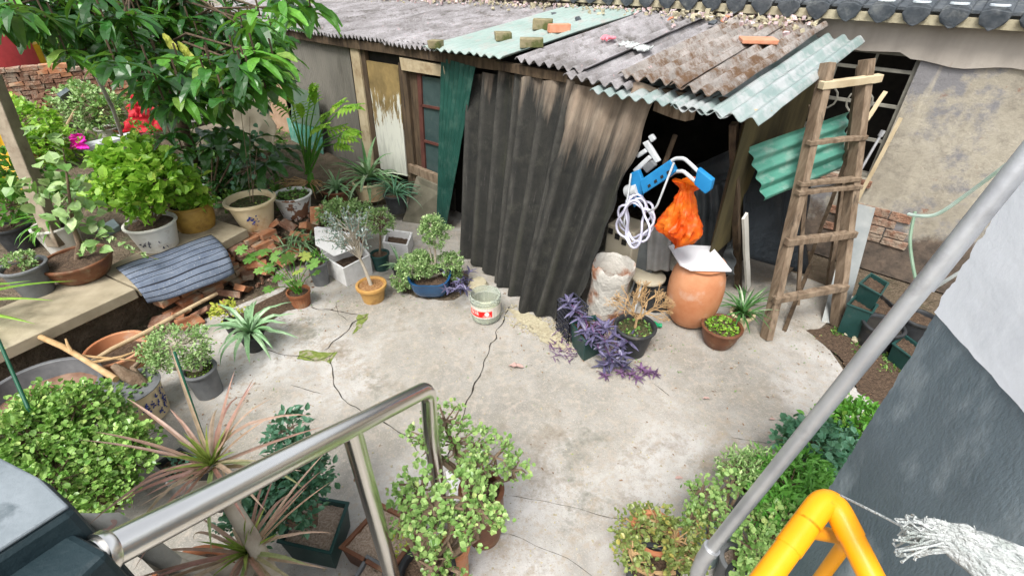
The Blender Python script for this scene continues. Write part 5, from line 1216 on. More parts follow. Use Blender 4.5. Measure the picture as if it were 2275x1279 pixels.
# striped mat
mb = MB(); m = 22; vs = []; uv = []
r0 = [P(258, 596, SZ + .012), P(360, 560, SZ + .03), P(470, 523, SZ + .02)]; r1 = [P(300, 638, SZ + .05) - eb * .05, P(400, 590, SZ + .05) - eb * .05, P(508, 556, SZ + .05) - eb * .04]; r2 = [P(328, 672, .27), P(430, 655, .26), P(520, 606, .26)]
for j in range(m + 1):
    for i in range(m + 1):
        u, v = i / m, j / m
        def row(r): return r[0] * (1 - u) ** 2 + r[1] * 2 * u * (1 - u) + r[2] * u * u
        p = row(r0) * (1 - v) ** 2 + (row(r1) * 1.0) * 2 * v * (1 - v) + row(r2) * v * v + Vector((0, 0, .02 * math.sin(math.pi * v)))
        p.z += .006 * math.sin(u * 9 + v * 3); 
        if v < .62: p.z = max(p.z, SZ + .014 + .01 * math.sin(u * 8) ** 2)
        vs.append(p); uv.append((u, v))
mb.add(vs, [(j * (m + 1) + i, (j + 1) * (m + 1) + i, (j + 1) * (m + 1) + i + 1, j * (m + 1) + i + 1) for j in range(m) for i in range(m)], uv); o = mb.build("striped_mat", M['matm'], smooth=True); md = o.modifiers.new("t", 'SOLIDIFY'); md.thickness = .007; md.offset = 1; tag(o, "blue-grey mat with dark stripes draped over the edge of the concrete slab", "mat")
# poles lying across
mb = MB(); A, B = P(482, 652, .14), P(195, 808, .22); tube(mb, [A, A.lerp(B, .3) + Vector((0, 0, .006)), A.lerp(B, .6), A.lerp(B, .85) + Vector((0, .01, .01)), B], [.016, .017, .018, .017, .014], 10)
for f in (.25, .62): tube(mb, [A.lerp(B, f), A.lerp(B, f + .012)], [.021, .019], 10)
tag(mb.build("bamboo_pole", M['bamboo'], smooth=True), "pale bamboo pole lying slantwise above the terracotta tub", "pole")
mb = MB(); A = P(-60, 706, .38); B = P(258, 842, .32); tube(mb, [A, P(60, 735, .37), P(140, 770, .36), P(190, 800, .34), B], [.018, .02, .02, .018, .022], 9); tube(mb, [P(160, 782, .36), P(150, 765, .40), P(146, 752, .43)], [.012, .009, .006], 7); tube(mb, [P(200, 806, .34), P(270, 792, .33), P(330, 770, .3)], [.012, .009, .004], 7); tube(mb, [P(110, 758, .36), P(180, 790, .33), P(300, 800, .26)], [.012, .009, .006], 7)
tag(mb.build("dead_branch", M['straw'], smooth=True), "dead brown branch with side twigs lying across the basin", "branch")
# leaning concrete post
mb = MB(); A = P(120, 540, SZ) + eb * .12; B = A + Vector((-.30, -.25, 1.25)); A.z = .27
A = PN(122, 520, 1.0); 
A = P(128, 545, SZ + .0); B = PD(-25, 165, depth(A) * .86); bar(mb, A, B, .11, .11, Vector((1, 0, 0)), .003, 12); o = mb.build("concrete_post", M['post'], bevel=.008); tag(o, "rough brownish concrete post leaning at the left edge among the pots", "post")

# ---------------------------------------------------------------- pots on the bed
def vine_leaves(par, c, r, n, mat, L=.07, W=.06, dyspread=None):
    lf = MB()
    for _ in range(n):
        d = rdir(.2); k = .45 + .55 * R() ** .5; p = c + Vector((d.x * r[0], d.y * r[1], d.z * r[2])) * k; leaf6(lf, p, (d + rdir() * .8 + Vector((0, 0, -.3))).normalized(), (Vector((0, -.3, 1)) + rdir() * .6).normalized(), L * U(.6, 1.2), W * U(.6, 1.2), .12, .25)
    return lf
t, b, h, rt, s = pot("potted_vine", "broad brown bowl pot with a twisted stem and trailing pale heart-shaped leaves, on the slab", 168, 572, 612, 134, M['brown_glaze'], z0=SZ, ratio=.62, style='bowl', lip=.02)
mb = MB(); top = at(158, 470, b); tube(mb, [s, at(176, 540, b), at(165, 510, b), at(158, 470, b), at(150, 400, b), at(140, 330, b)], [.022, .02, .017, .012, .008, .004], 8); tr = [s, at(220, 520, b), at(265, 535, b), at(300, 560, b), at(350, 575, b)]; tube(mb, tr, [.006, .005, .004, .003, .002], 6); mb.build("stem", M['bark'], t, smooth=True)
lf = MB()
for (px, py, rr_, n) in ((150, 470, .10, 16), (110, 400, .12, 16), (180, 440, .1, 14), (210, 500, .09, 12), (140, 350, .1, 10), (60, 420, .12, 14), (200, 540, .07, 8), (90, 300, .12, 10)):
    c = at(px, py, b + Vector((0, U(-.05, .1), 0)))
    for _ in range(n): leaf6(lf, c + rdir() * rr_ * U(.3, 1.2), rdir(-.2), Vector((U(-.4, .4), U(-.7, .1), 1)), U(.07, .12), U(.06, .10), .12, .2)
for i in range(len(tr) - 1):
    for k in range(9): leaf6(lf, tr[i].lerp(tr[i + 1], R()) + rdir() * .012, rdir(-.1), Vector((U(-.4, .4), U(-.7, .1), 1)), U(.03, .055), U(.025, .04), .12, .2)
lf.build("foliage", M['L_sage'], t)
t, b, h, rt, s = pot("potted_herb", "tall dark grey tapered pot with small pale leaves at the slab's left end", 48, 588, 648, 88, M['grey_pl'], z0=SZ, ratio=.68)
bush(t, s, [(at(45, 580, b), (.10, .09, .06), 50)], M['L_sage'], M['bark'], .025, .018, 8, 'round', spread=.03)
t, b, h, rt, s = pot("potted_shrub", "white pot with dark floral sprigs and a mass of bright green leaves, on the slab", 332, 492, 545, 104, M['white_pot'], z0=SZ, ratio=.72)
bl = [(at(x, y, b + Vector((0, dy, 0))), (r, r, r * .75), n) for x, y, dy, r, n in ((290, 420, .1, .22, 60), (350, 410, .1, .22, 60), (330, 370, .25, .2, 46), (260, 390, .2, .2, 40), (320, 450, -.05, .16, 36), (390, 400, .2, .18, 36), (230, 440, .1, .12, 20), (240, 360, .3, .14, 24), (300, 335, .35, .14, 20))]
bush(t, s, bl, M['L_bright'], M['bark'], .085, .07, 5, 'leaf', spread=.07, trunk=.012)
dk = MB(); 
for k in range(10):
    a = -1.5 + U(-.28, .28) + (.75 if k > 6 else 0); z = h * U(.2, .78); r0 = (rt - .008) * (.72 + .28 * z / h) + .004; p = b + Vector((math.cos(a) * r0, math.sin(a) * r0, z))
    for j in range(3): leaf6(dk, p, Vector((-math.sin(a) * U(-1, 1), math.cos(a) * U(-1, 1), U(-1, 1))), Vector((math.cos(a), math.sin(a), 0)), .028, .009, 0, 0)
dk.build("sprig_pattern", M['ink_dark'], t)
t, b, h, rt, s = pot("potted_shrub", "mustard glazed cylindrical pot with bright leaves, behind the patterned white pot", 418, 452, 503, 82, M['mustard'], z0=SZ, ratio=.9, style='belly')
bush(t, s, [(at(410, 438, b), (.16, .14, .09), 50), (at(440, 445, b), (.1, .1, .06), 26)], M['L_bright'], M['bark'], .07, .06, 5, 'leaf', spread=.05)
# cream flower pot
t, b, h, rt, s = pot("potted_sapling", "cream ceramic pot with a blue flower spray and brown drips, thin sapling inside", 554, 441, 500, 104, M['cream'], z0=.3, ratio=.66, soil=M['mossy_soil'], rim=.02, lip=.025, fill=.8)
fl = MB(); 
for k in range(40):
    a = -1.25 + random.gauss(0, .13); z = h * (.5 + random.gauss(0, .09)); r0 = (rt - .008) * (.66 + .34 * z / h) + .005; p = b + Vector((math.cos(a) * r0, math.sin(a) * r0, z)); leaf6(fl, p, Vector((-math.sin(a) * U(-1, 1), math.cos(a) * U(-1, 1), U(-1, 1))), Vector((math.cos(a), math.sin(a), 0)), U(.015, .032), .012, 0, 0)
fl.build("flower_pattern", M['ink_blue'], t)
mb = MB(); 
for k in range(3): q = at(555 + (-22, 0, 16)[k], (230, 260, 330)[k], b + Vector((0, U(-.05, .05), 0))); tube(mb, [s + Vector((U(-.03, .03), U(-.03, .03), 0)), s.lerp(q, .5) + Vector((U(-.02, .02), 0, 0)), q], [.004, .003, .002], 5, False)
mb.build("stem", M['bark'], t); lf = MB()
for _ in range(40): leaf6(lf, at(U(500, 600), U(230, 430), b) + rdir() * .05, rdir(), rdir(1), U(.05, .09), U(.03, .05), .15, .2)
lf.build("foliage", M['L_blue'], t); litter(t, s, rt * .75, M['L_small'], 50, .03)
# pot marked 12
t, b, h, rt, s = pot("potted_herb", "white pot with peeling paint and the handwritten number 12, low green sprouts inside", 648, 430, 476, 84, M['peel_pot'], z0=.27, ratio=.7, soil=M['mossy_soil'])
litter(t, s, rt * .85, M['L_small'], 160, .035, "sprouts", .03)
text_on(t, "12", -1.18, h * .62, (rt - .008) * (.7 + .3 * .62) + .008, .05, M['ink_dark'], b, "number")
# spider / agave plants
t, b, h, rt, s = pot("potted_agave", "dark brown tapered pot with a pale blue-green strap-leaved plant near the window board", 748, 418, 462, 66, M['brown_glaze'], z0=.12, ratio=.66); lf = MB()
for k in range(26): a = U(0, 6.28); blade(lf, s, a, U(.2, 1.2), U(.25, .42), U(.026, .04), U(1.0, 2.3), 7, .25, base_w=.9)
for k in range(5): blade(lf, s, U(0, 6.28), U(1.2, 1.5), U(.25, .4), .03, .3, 6, .25)
lf.build("foliage", M['L_aloe'], t)
t, b, h, rt, s = pot("potted_agave", "cream pot with a large variegated strap-leaved plant before the peeling board", 820, 400, 438, 74, M['cream'], z0=.15, ratio=.8); lf = MB()
for k in range(46): a = U(0, 6.28); blade(lf, s, a, U(.2, 1.4), U(.4, .62), U(.04, .06), U(.9, 2.2), 8, .25, base_w=.7)
lf.build("foliage", M['L_varieg'], t)
t, b, h, rt, s = pot("potted_agave", "black pot with thin drooping dark strap leaves, nearest the window sill", 878, 430, 468, 52, M['black_pl'], z0=.1, ratio=.8); lf = MB()
for k in range(40): a = U(0, 6.28); blade(lf, s, a, U(.3, 1.4), U(.3, .5), U(.014, .024), U(1.2, 2.6), 8, .25)
lf.build("foliage", M['L_blue'], t)
t, b, h, rt, s = pot("potted_agave", "small hidden pot with a thin spiky aloe just left of the blue bonsai pot", 888, 590, 612, 36, M['black_pl'], ratio=.8); lf = MB()
for k in range(22): a = U(0, 6.28); blade(lf, s, a, U(.3, 1.4), U(.14, .26), U(.018, .026), U(.6, 1.6), 6, .25)
lf.build("foliage", M['L_aloe'], t)
t, b, h, rt, s = pot("potted_agave", "pale grassy spiky plant growing among the tumbled bricks left of the foam boxes", 665, 545, 566, 34, M['terra_old'], z0=.1, ratio=.8); lf = MB()
for k in range(60): a = U(0, 6.28); blade(lf, s + Vector((U(-.12, .12), U(-.1, .1), U(0, .06))), a, U(-.1, 1.3), U(.12, .26), U(.012, .02), U(.6, 1.9), 6, .25)
lf.build("foliage", M['L_varieg'], t)
mb = MB(); t = thing("purple_plant", P(1010, 615), "thin purple spiderwort sprigs behind the blue bonsai pot by the mouldy sheets", "plant")
for _ in range(16): q = P(U(1000, 1035), U(600, 640), U(.0, .3)); tube(mb, [P(1015, 620), q], .004, 4, False)
lf = MB()
for _ in range(16): rosette(lf, P(U(985, 1045), U(600, 645), U(.0, .28)), 6, .09, .02, az0=U(0, 6))
mb.build("stem", M['L_purple2'], t); lf.build("foliage", M['L_purple'], t)
# philodendron
base = P(692, 425, .27); t = thing("philodendron", base, "tall philodendron with deeply cut bright green leaves before the ribbed panel", "plant"); st = MB(); lf = MB()
tube(st, [base, base + Vector((.02, 0, .12)), base + Vector((.03, .02, .22))], [.05, .045, .03], 9)
tips = [(650, 232), (672, 262), (700, 232), (712, 262), (738, 240), (760, 240), (728, 292), (752, 305), (700, 285), (770, 290), (745, 320), (640, 250), (690, 215)]
for (px, py) in tips:
    q = at(px, py, base + Vector((0, U(-.2, .2), 0))); root = base + Vector((U(-.02, .04), U(-.02, .02), .22)); mid = root.lerp(q, .55) + Vector((0, 0, .12)); tube(st, [root, mid, q], [.012, .009, .006], 6, False)
    d = (q - mid).normalized() + Vector((U(-.3, .3), -.35, -.35)); d.normalize(); x = d.cross(Vector((0, -.3, 1))).normalized(); L = U(.22, .34)
    leafL(lf, q, d, L, .09, .5)
    for j in range(6):
        f = j / 6
        for sg in (-1, 1): leafL(lf, q + d * (L * f * .85), (x * sg * 1.0 + d * (.35 + .5 * f) + Vector((0, 0, -.1))), L * .48 * (1 - f * .55), .036, .6, 0, 4)
st.build("stem", M['L_mid'], t, smooth=True); lf.build("foliage", M['L_bright'], t)
mb = MB()
for _ in range(34): q = base + Vector((U(-.45, .25), U(-.3, .1), U(.0, .12))); tube(mb, [base + Vector((0, 0, .12)), base.lerp(q, .6) + Vector((0, 0, .1)), q], [.008, .006, .003], 5, False)
mb.build("aerial_roots", M['straw'], t)
# big dark-leaved sapling
base = P(470, 440, .27); t = thing("loquat_sapling", base, "dark sapling with very large ribbed leaves drooping behind the cream flower pot", "tree"); st = MB(); lf = MB()
for (px, py, n) in ((470, 330, 9), (540, 350, 9), (590, 365, 9), (500, 290, 7), (440, 300, 8), (620, 330, 7), (560, 310, 6), (420, 350, 6)):
    q = at(px, py, base + Vector((0, U(-.5, .3), 0))); tube(st, [base, base.lerp(q, .5) + Vector((.04, 0, .1)), q], [.012, .009, .006], 6)
    for k in range(n): a = k * 2.4; leafL(lf, q, Vector((math.cos(a), math.sin(a), U(-.3, .3))), U(.28, .42), U(.09, .13), U(.7, 1.5), U(-.3, .3), 7)
st.build("trunk", M['bark'], t, smooth=True); lf.build("foliage", M['L_dark'], t)
# misc pots at the left edge
t, b, h, rt, s = pot("potted_vine", "white pot half hidden behind the brown bowl pot, with drooping narrow leaves", 118, 498, 552, 84, M['white_pot'], z0=SZ - .1, ratio=.75); lf = MB()
for k in range(34): a = U(0, 6.28); blade(lf, s, a, U(.3, 1.3), U(.25, .4), U(.02, .035), U(1.0, 2.4), 7, .25)
lf.build("foliage", M['L_mid'], t)
t, b, h, rt, s = pot("potted_shrub", "black pot with broad dark leaves at the far left behind the slab", 22, 500, 548, 76, M['black_pl'], z0=SZ - .12, ratio=.75)
bush(t, s, [(at(20, 460, b), (.22, .2, .14), 50), (at(60, 400, b), (.2, .2, .14), 40), (at(-10, 380, b), (.25, .2, .2), 40)], M['L_mid'], M['bark'], .08, .06, 5, 'leaf', spread=.07)
mb = MB(); q = [P(212, 505, .32), P(252, 485, .32), P(266, 500, .32), P(228, 520, .32)]; slab_poly(mb, q, .06); tag(mb.build("tray", M['rim_pale'], bevel=.008), "pale blue-grey plastic tray lying between the bowl pot and the patterned pot", "tray")
lf = MB(); bs = P(-120, 760, .3); t = thing("palm", bs, "broad yellow-green strap leaves of a plant reaching in at the left edge", "plant")
for (e, a, L) in ((.35, .15, .85), (.25, -.05, .8), (.15, -.3, .75), (.5, .35, .7), (.3, .55, .85), (.05, -.5, .7), (.6, 0, .6)): blade(lf, bs + Vector((0, 0, .25)), a, e, L, .05, .7, 10, .25, base_w=.5)
mb = MB(); tube(mb, [bs, bs + Vector((0, 0, .3))], .03, 8); mb.build("stem", M['bark'], t); lf.build("foliage", M['L_bright'], t)

# ================================================================== YARD BEHIND
BZ = .27
# small shrubs & ground cover
gc = MB()
for _ in range(5200):
    px, py = U(-60, 640), U(215, 470); p = P(px, py, BZ) 
    if p.dot(NV) > 3.3 and p.x > -7: continue
    if noise.noise(p * .9) < -.12: continue
    leaf6(gc, p + Vector((0, 0, U(0, .22) * max(.1, noise.noise(p * 1.3) + .5))), rdir(.5), rdir(1), U(.05, .11), U(.03, .06), .15, .2)
tag(gc.build("ground_cover", M['L_hedge']), kind="stuff")
def yard_pot(px, py, wpx, mat, lab, leaf, r, z0=BZ, name="potted_shrub", n=60, L=.06, W=.04):
    t, b, h, rt, s = pot(name, lab, px, py, py + wpx * .55, wpx, mat, z0=z0, ratio=.75, seg=20)
    if leaf: bush(t, s, [(s + Vector((0, 0, r * .8)), (r, r, r * .8), n)], M[leaf], M['bark'], L, W, 6, 'leaf', spread=.05)
yard_pot(236, 283, 48, M['white_pot'], "white tapered pot in the back yard next to the red cloth", 'L_sage', .35, n=110)
yard_pot(275, 285, 42, M['terra_old'], "brown clay pot in the back yard just right of the white tapered pot", 'L_small', .3, n=70)
yard_pot(583, 284, 50, M['white_pot'], "white rimmed basin pot standing near the brown ribbed strip", 'L_mid', .12, z0=BZ + .25, n=14)
yard_pot(330, 320, 44, M['brown_glaze'], "dark pot with a pinkish flower under the red cloth", 'L_mid', .2, n=30)
yard_pot(70, 330, 44, M['terra_old'], "clay pot with leggy bright leaves near the leaning concrete post", 'L_bright', .4, n=70, L=.09, W=.07)
for i, (px, py, r, leaf, lab) in enumerate(((200, 240, .4, 'L_sage', "pale grey-green shrub in the back yard before the brick wall"), (130, 330, .34, 'L_bright', "yellow-green shrub right of the leaning concrete post"), (470, 190, .5, 'L_hedge', "loose green shrub behind the tree trunk"), (40, 260, .35, 'L_bright', "yellow-green climber beside the top of the concrete post"), (500, 400, .22, 'L_dark', "very dark low shrub between the mustard pot and the cream pot"), (590, 130, .35, 'L_mid', "mid green shrub left of the shed's far end"), (420, 250, .3, 'L_mid', "small leafy shrub under the tree beside the red cloth"), (520, 330, .25, 'L_hedge', "pale twiggy shrub by the white planks"))):
    b = P(px, py + 35, BZ); t = thing("shrub", b, lab, "shrub"); bush(t, b, [(b + Vector((0, 0, r * .8)), (r, r, r * .8), int(150 * r / .3))], M[leaf], M['bark'], .075, .05, 6, 'leaf', spread=.07, shell=.3)
# low brick wall
bwall = thing("brick_wall", P(250, 290, 0), "low old brick wall with a crumbling top at the back of the yard", "wall")
A = P(-80, 300, 0); B = P(420, 235, 0); wd = (B - A).normalized(); wbk = Vector((-wd.y, wd.x, 0)); mb = MB(); mb2 = MB(); ln = (B - A).length
for r_ in range(9):
    q = U(0, .2)
    while q < ln:
        L = U(.16, .26)
        if r_ < 7 or noise.noise(Vector((q * .6, 0, 0))) > -.1: box(mb if R() < .3 else mb2, A + wd * (q + L / 2) + Vector((0, 0, .3 + .05 + r_ * .075)) + wbk * U(-.02, .02), L - .015, .2, .065, (wd, wbk, Vector((0, 0, 1))), .008)
        q += L
mb.build("brick_courses", M['brick'], bwall); mb2.build("pale_bricks", M['wallbrick'], bwall); mb = MB(); box(mb, A.lerp(B, .5) + Vector((0, 0, .5)) + wbk * .03, ln, .14, .75, (wd, wbk, Vector((0, 0, 1)))); mb.build("mortar_core", M['wallbrick'], bwall)
# red cloth, magenta cloth, planks, posts
def rag(name, px, py, z, w_, h_, mat, lab, cat="cloth", n=Vector((0, -1, .6))):
    c = P(px, py, z); mb = MB(); m = 14; vs = []; X = Vector((1, .1, 0)).normalized(); Y = Vector((0, .5, .85)).normalized()
    for j in range(m + 1):
        for i in range(m + 1):
            u, v = i / m - .5, j / m - .5; vs.append(c + X * (u * w_ * (1 - .5 * v)) + Y * (v * h_) + Vector((0, -1, .4)) * .09 * noise.noise(Vector((u * 4, v * 4, px))) + X * .05 * noise.noise(Vector((u * 3, v * 5, px + 9))))
    mb.add(vs, [(j * (m + 1) + i, j * (m + 1) + i + 1, (j + 1) * (m + 1) + i + 1, (j + 1) * (m + 1) + i) for j in range(m) for i in range(m)]); o = mb.build(name, mat, smooth=True); md = o.modifiers.new("t", 'SOLIDIFY'); md.thickness = .008; return tag(o, lab, cat)
rag("red_cloth", 318, 262, .6, .5, .42, M['red'], "bright red cloth bundle heaped on a pot in the back yard"); rag("red_ribbon", 300, 236, .8, .14, .32, M['red'], "red strip of cloth standing up above the red bundle")
rag("magenta_cloth", 172, 315, .55, .2, .2, M['magenta'], "small magenta cloth among the yard plants left of the white plank")
rag("pink_cloth", 328, 306, .5, .16, .12, M['pink'], "small pink cloth below the red bundle")
rag("printed_bag", 562, 258, .95, .46, .85, M['bag'], "cream woven bag with a faint red emblem and lettering, standing by the brown strip", "bag")
cu_t = None
def plank(name, a, b, w_, th, mat, lab, cat):
    mb = MB(); bar(mb, a, b, w_, th, Vector((0, 0, 1)), .002, 4); tag(mb.build(name, mat, bevel=.004), lab, cat)
plank("white_plank", P(180, 330, .45), P(300, 300, .45), .22, .06, M['white_pl'], "white plank lying in the yard beside the magenta cloth", "plank")
plank("white_plank", P(400, 262, .7), P(480, 245, .7), .12, .16, M['white_pot'], "cream window-box plank behind the tree trunk", "plank")
plank("white_plank", P(470, 290, .4), P(560, 325, .4), .3, .05, M['white_pl'], "white board with dappled top lying left of the brown strip", "plank")
plank("grey_box", P(455, 300, .5), P(540, 320, .5), .35, .25, M['post'], "grey-brown concrete trough behind the dark sapling", "trough")
mb = MB(); tube(mb, [P(282, 335, BZ), PD(250, 240, 5.6), PD(205, 150, 5.1)], .02, 8); tag(mb.build("steel_pole", M['galv'], smooth=True), "thin grey steel pole rising from the bright shrub through the yard", "pole")
mb = MB(); tube(mb, [P(145, 285, BZ), P(190, 205, .9)], .022, 7); tag(mb.build("bamboo_pole", M['bamboo'], smooth=True), "thin pale stick leaning on the low brick wall", "pole")
mb = MB(); bar(mb, P(165, 235, .5), P(140, 205, .95), .16, .05, DV); tag(mb.build("grey_slate", M['parapet_top']), "small grey slate leaning against the low brick wall", "slate")
rag("yellow_sheet", 8, 368, .6, .3, .7, M['yellow_bin'], "bright yellow plastic sheet at the left edge behind the concrete post", "sheet")
# bins and covered stalls beyond the wall
mb = MB(); c = P(20, 225, 0); base = c; lathe(mb, Vector((c.x - .3, c.y + .2, 0)), [(.9, 0), (.95, 1.35), (.9, 1.4), (.001, 1.42)], 24); tag(mb.build("red_tank", M['red_bin'], smooth=True), "large dull red tank beyond the brick wall at the left edge", "tank")
mb = MB(); c = P(78, 212, 0); lathe(mb, c + Vector((0, .2, 0)), [(.3, 0), (.36, .95), (.38, 1.0), (.3, 1.0), (.001, .9)], 24); tag(mb.build("yellow_bin", M['yellow_bin'], smooth=True), "mustard yellow bin beyond the brick wall", "bin")
t = thing("canopy", P(130, 190, 0) + Vector((-1, 3, 0)), "pale blue-white sheet canopy on thin posts beyond the yard", "canopy"); c = world_loc(t); mb = MB(); slab_poly(mb, [c + Vector((-2.2, -1, 1.3)), c + Vector((1.9, -1, 1.2)), c + Vector((2.2, 1.6, 1.8)), c + Vector((-2, 1.6, 1.9))], .04); mb.build("sheet", plain("pale_tarp", (.5, .58, .68), .6), t)
for x, y in ((-2, -.9), (1.7, -.9), (-1.8, 1.5), (2, 1.5)): mb = MB(); bar(mb, c + Vector((x, y, 0)), c + Vector((x, y, 1.4)), .06, .06); mb.build("leg", M['wood'], t)
# far trees closing the view
for i, (x, y, hh_, rr_, leaf) in enumerate(((-17, 16, 3.4, 2.0, 'L_hedge'), (-13.5, 18, 4, 2.2, 'L_mid'), (-10.5, 19, 4, 2.3, 'L_hedge'), (-7.5, 20, 4.2, 2.3, 'L_mid'), (-14, 23, 5, 2.8, 'L_hedge'), (-20, 20, 4.6, 2.6, 'L_mid'), (-11, 14.5, 2.4, 1.2, 'L_hedge'), (-18.5, 12, 2.6, 1.4, 'L_mid'), (-9, 24.5, 5, 2.8, 'L_mid'), (-24, 27, 6, 3.4, 'L_hedge'), (-17, 29, 6, 3.4, 'L_mid'))):
    b = Vector((x, y, 0)); t = thing("far_tree", b, "bushy green tree beyond the yard, " + ("low and nearest the brick wall", "tall behind the canopy", "directly above the low brick wall", "rightmost next to the shed's far roof", "in the second row behind the canopy", "at the far left edge", "smallest, just beyond the wall", "low one left of the red tank", "in the second row by the shed roof", "farthest at the left", "farthest in the middle")[i], "tree")
    bush(t, b, [(b + Vector((U(-.5, .5) * rr_, U(-.4, .4) * rr_, hh_ * f)), (rr_ * .75, rr_ * .75, rr_ * .6), 110) for f in (.45, .7, .35)], M[leaf], M['bark'], .28, .17, 7, 'leaf', spread=.3, twig=.02, shell=.35, trunk=.1)
# brown ribbed strip and green panels at the shed's far end
o = corr("plastic_sheet", M['strip'], PN(622, 360, 3.35), PN(668, 352, 3.35), PN(612, 130, 3.5), PN(560, 135, 3.5), .045, .008, .003, None, 6, seed=3); tag(o, "brown ribbed plastic strip leaning at the shed's far corner", "plastic sheet")
o = corr("plastic_sheet", M['green_sheet'], PN(662, 372, 3.2), PN(722, 392, 3.2), PN(712, 268, 3.3), PN(636, 262, 3.3), .05, .007, .003, None, 6, seed=4); tag(o, "teal ribbed plastic sheet standing behind the philodendron stems", "plastic sheet")
mb = MB(); slab_poly(mb, [PN(645, 192, 3.3), PN(706, 208, 3.3), PN(712, 285, 3.28), PN(648, 270, 3.28)], .01, NV); tag(mb.build("glass_panel", surf("dull_green_glass", (.09, .15, .11), (.15, .2, .15), 5, .4)), "dull green upright panel leaning on the ribbed panel above the teal sheet", "panel")

# ================================================================== THE TREE overhanging the upper left
base = P(432, 400, BZ); tree = thing("tree", base, "dark broad-leaved tree overhanging the upper left with long drooping leaves", "tree")
T1, T2, T3 = PD(402, 270, 4.7), PD(340, 110, 4.3), PD(300, -40, 4.0)
mb = MB(); tube(mb, [base, base.lerp(T1, .5) + Vector((.05, 0, 0)), T1, T2, T3, T3 + Vector((-.1, -.2, .6))], [.05, .048, .045, .04, .035, .03], 12)
ymax = [(-40, 70), (60, 95), (115, 150), (160, 110), (230, 150), (300, 175), (340, 260), (400, 300), (450, 265), (500, 260), (560, 215), (610, 225), (640, 90), (700, 45), (740, 20)]
def ym(x):
    for (a, b), (c, d) in zip(ymax, ymax[1:]):
        if a <= x <= c: return b + (d - b) * (x - a) / (c - a)
    return 0
lf = MB(); yl = MB(); lt = MB()
tips = []
for _ in range(330):
    px = U(-60, 650); py = ym(max(-40, px)) - 42 - abs(random.gauss(0, 85)); 
    if py < -190: continue
    if px > 600 and R() < .4: continue
    if 60 < px < 200 and py > 80 and R() < .6: continue
    tips.append((px, py, U(2.7, 5.2)))
tips += [(U(170, 520), U(-60, 150), U(3.6, 5.2)) for _ in range(120)]
tips += [(255, 135, 2.6), (150, 120, 3.0), (590, 195, 2.9), (560, 180, 3.1), (600, 165, 3.0), (40, 20, 2.5), (380, 300, 4.0), (405, 330, 4.1), (470, 250, 3.6), (640, 20, 3.0), (690, 15, 3.0), (540, 60, 3.1)]
for (px, py, dpt) in tips:
    q = PD(px, py, dpt); j = T1.lerp(T2, R()) if py > 60 else T2.lerp(T3, R()); 
    if R() < .22: m1 = j.lerp(q, .5) + Vector((0, 0, .12)); tube(mb, [j, m1, q], [.013, .009, .005], 6, False)
    light = (px > 560 and R() < .6) or R() < .1
    for k in range(random.randint(6, 10)):
        a = k * 2.4 + U(-.3, .3); leafL(lt if light else lf, q + rdir() * .03, Vector((math.cos(a), math.sin(a), U(-.5, .25))), U(.13, .25), U(.045, .08), U(.5, 1.6), U(-.3, .3), 6, .05)
    tube(mb, [q + Vector((0, 0, .1)), q], [.006, .005], 5, False)
mb.build("trunk", M['wood_dk'], tree, smooth=True); lf.build("crown", M['L_tree'], tree); lt.build("young_leaves", M['L_mid'], tree)
for (px, py) in ((362, 75), (402, 100), (408, 118), (395, 92)): leafL(yl, PD(px, py, 3.2), Vector((.4, -.2, -.7)), .16, .06, .4)
yl.build("yellowed_leaves", M['L_yellow'], tree)

# ================================================================== THINGS ON THE ROOF
def onroof(px, py, up=.02):
    d = ray(px, py); t = 4.0
    for _ in range(30):
        p = Vector((0, 0, CAMH)) + d * t; err = p.z - (RZ(p.dot(DV), p.dot(NV)) + up); t += err / (-d.z + d.dot(NV) * .105) * .9
    return p
for (px, py, w_, l_, h_, ang, mt, lab) in ((968, 99, .09, .12, .07, .3, 'brick2', "small mossy brick end at the eave left of the green roof sheet"), (1118, 80, .11, .15, .07, .9, 'brick2', "mossy brick on the green roof sheet, left of the others"), (1181, 95, .11, .2, .07, .7, 'brick2', "mossy brick on the green roof sheet nearest the eave"), (1206, 54, .13, .19, .09, .6, 'brick2', "thick mossy brick high on the green roof sheet"), (1242, 63, .10, .2, .07, .9, 'brick3', "clean orange brick touching the mossy one high on the roof"), (1684, 89, .22, .26, .03, .5, 'brick3', "flat pinkish tile lying on the rusty roof sheet")):
    p = onroof(px, py, .045 + h_ / 2); X = DV * math.cos(ang) + NV * math.sin(ang); Y = Vector((0, 0, 1)).cross(X); mb = MB(); box(mb, p, l_, w_, h_, (X, Y, Vector((0, 0, 1))), .004); tag(mb.build("brick", M[mt], bevel=.006), lab, "brick" if h_ > .05 else "roof tile")
g = thing("rubber_glove", onroof(1358, 93, .03), "crumpled pink rubber glove on the grey roof sheet", "glove")
mb = MB(); c = world_loc(g)
box(mb, c + Vector((0, 0, .03)), .09, .07, .03, None, .01)
o = mb.build("palm", M['pink'], g, smooth=True); md = o.modifiers.new("s", 'SUBSURF'); md.levels = 2; md.render_levels = 2
for k in range(5):
    a = 2.2 + k * .45; d = Vector((math.cos(a), math.sin(a), 0)); mb = MB(); tube(mb, [c + d * .03 + Vector((0, 0, .03)), c + d * .07 + Vector((0, 0, .035)), c + d * .1 + Vector((.01, 0, .02))], [.014, .013, .010], 8); mb.build("finger", M['pink'], g, smooth=True)
c = onroof(1412, 97, .05); mb = MB(); m = 12; vs = []
for j in range(m + 1):
    for i in range(m + 1):
        u, v = i / m - .5, j / m - .5; p = c + DV * (u * .30) + NV * (v * .13 - u * .08); p.z = RZ(p.dot(DV), p.dot(NV)) + .035 + .02 * noise.noise(Vector((u * 9, v * 9, 2))); vs.append(p)
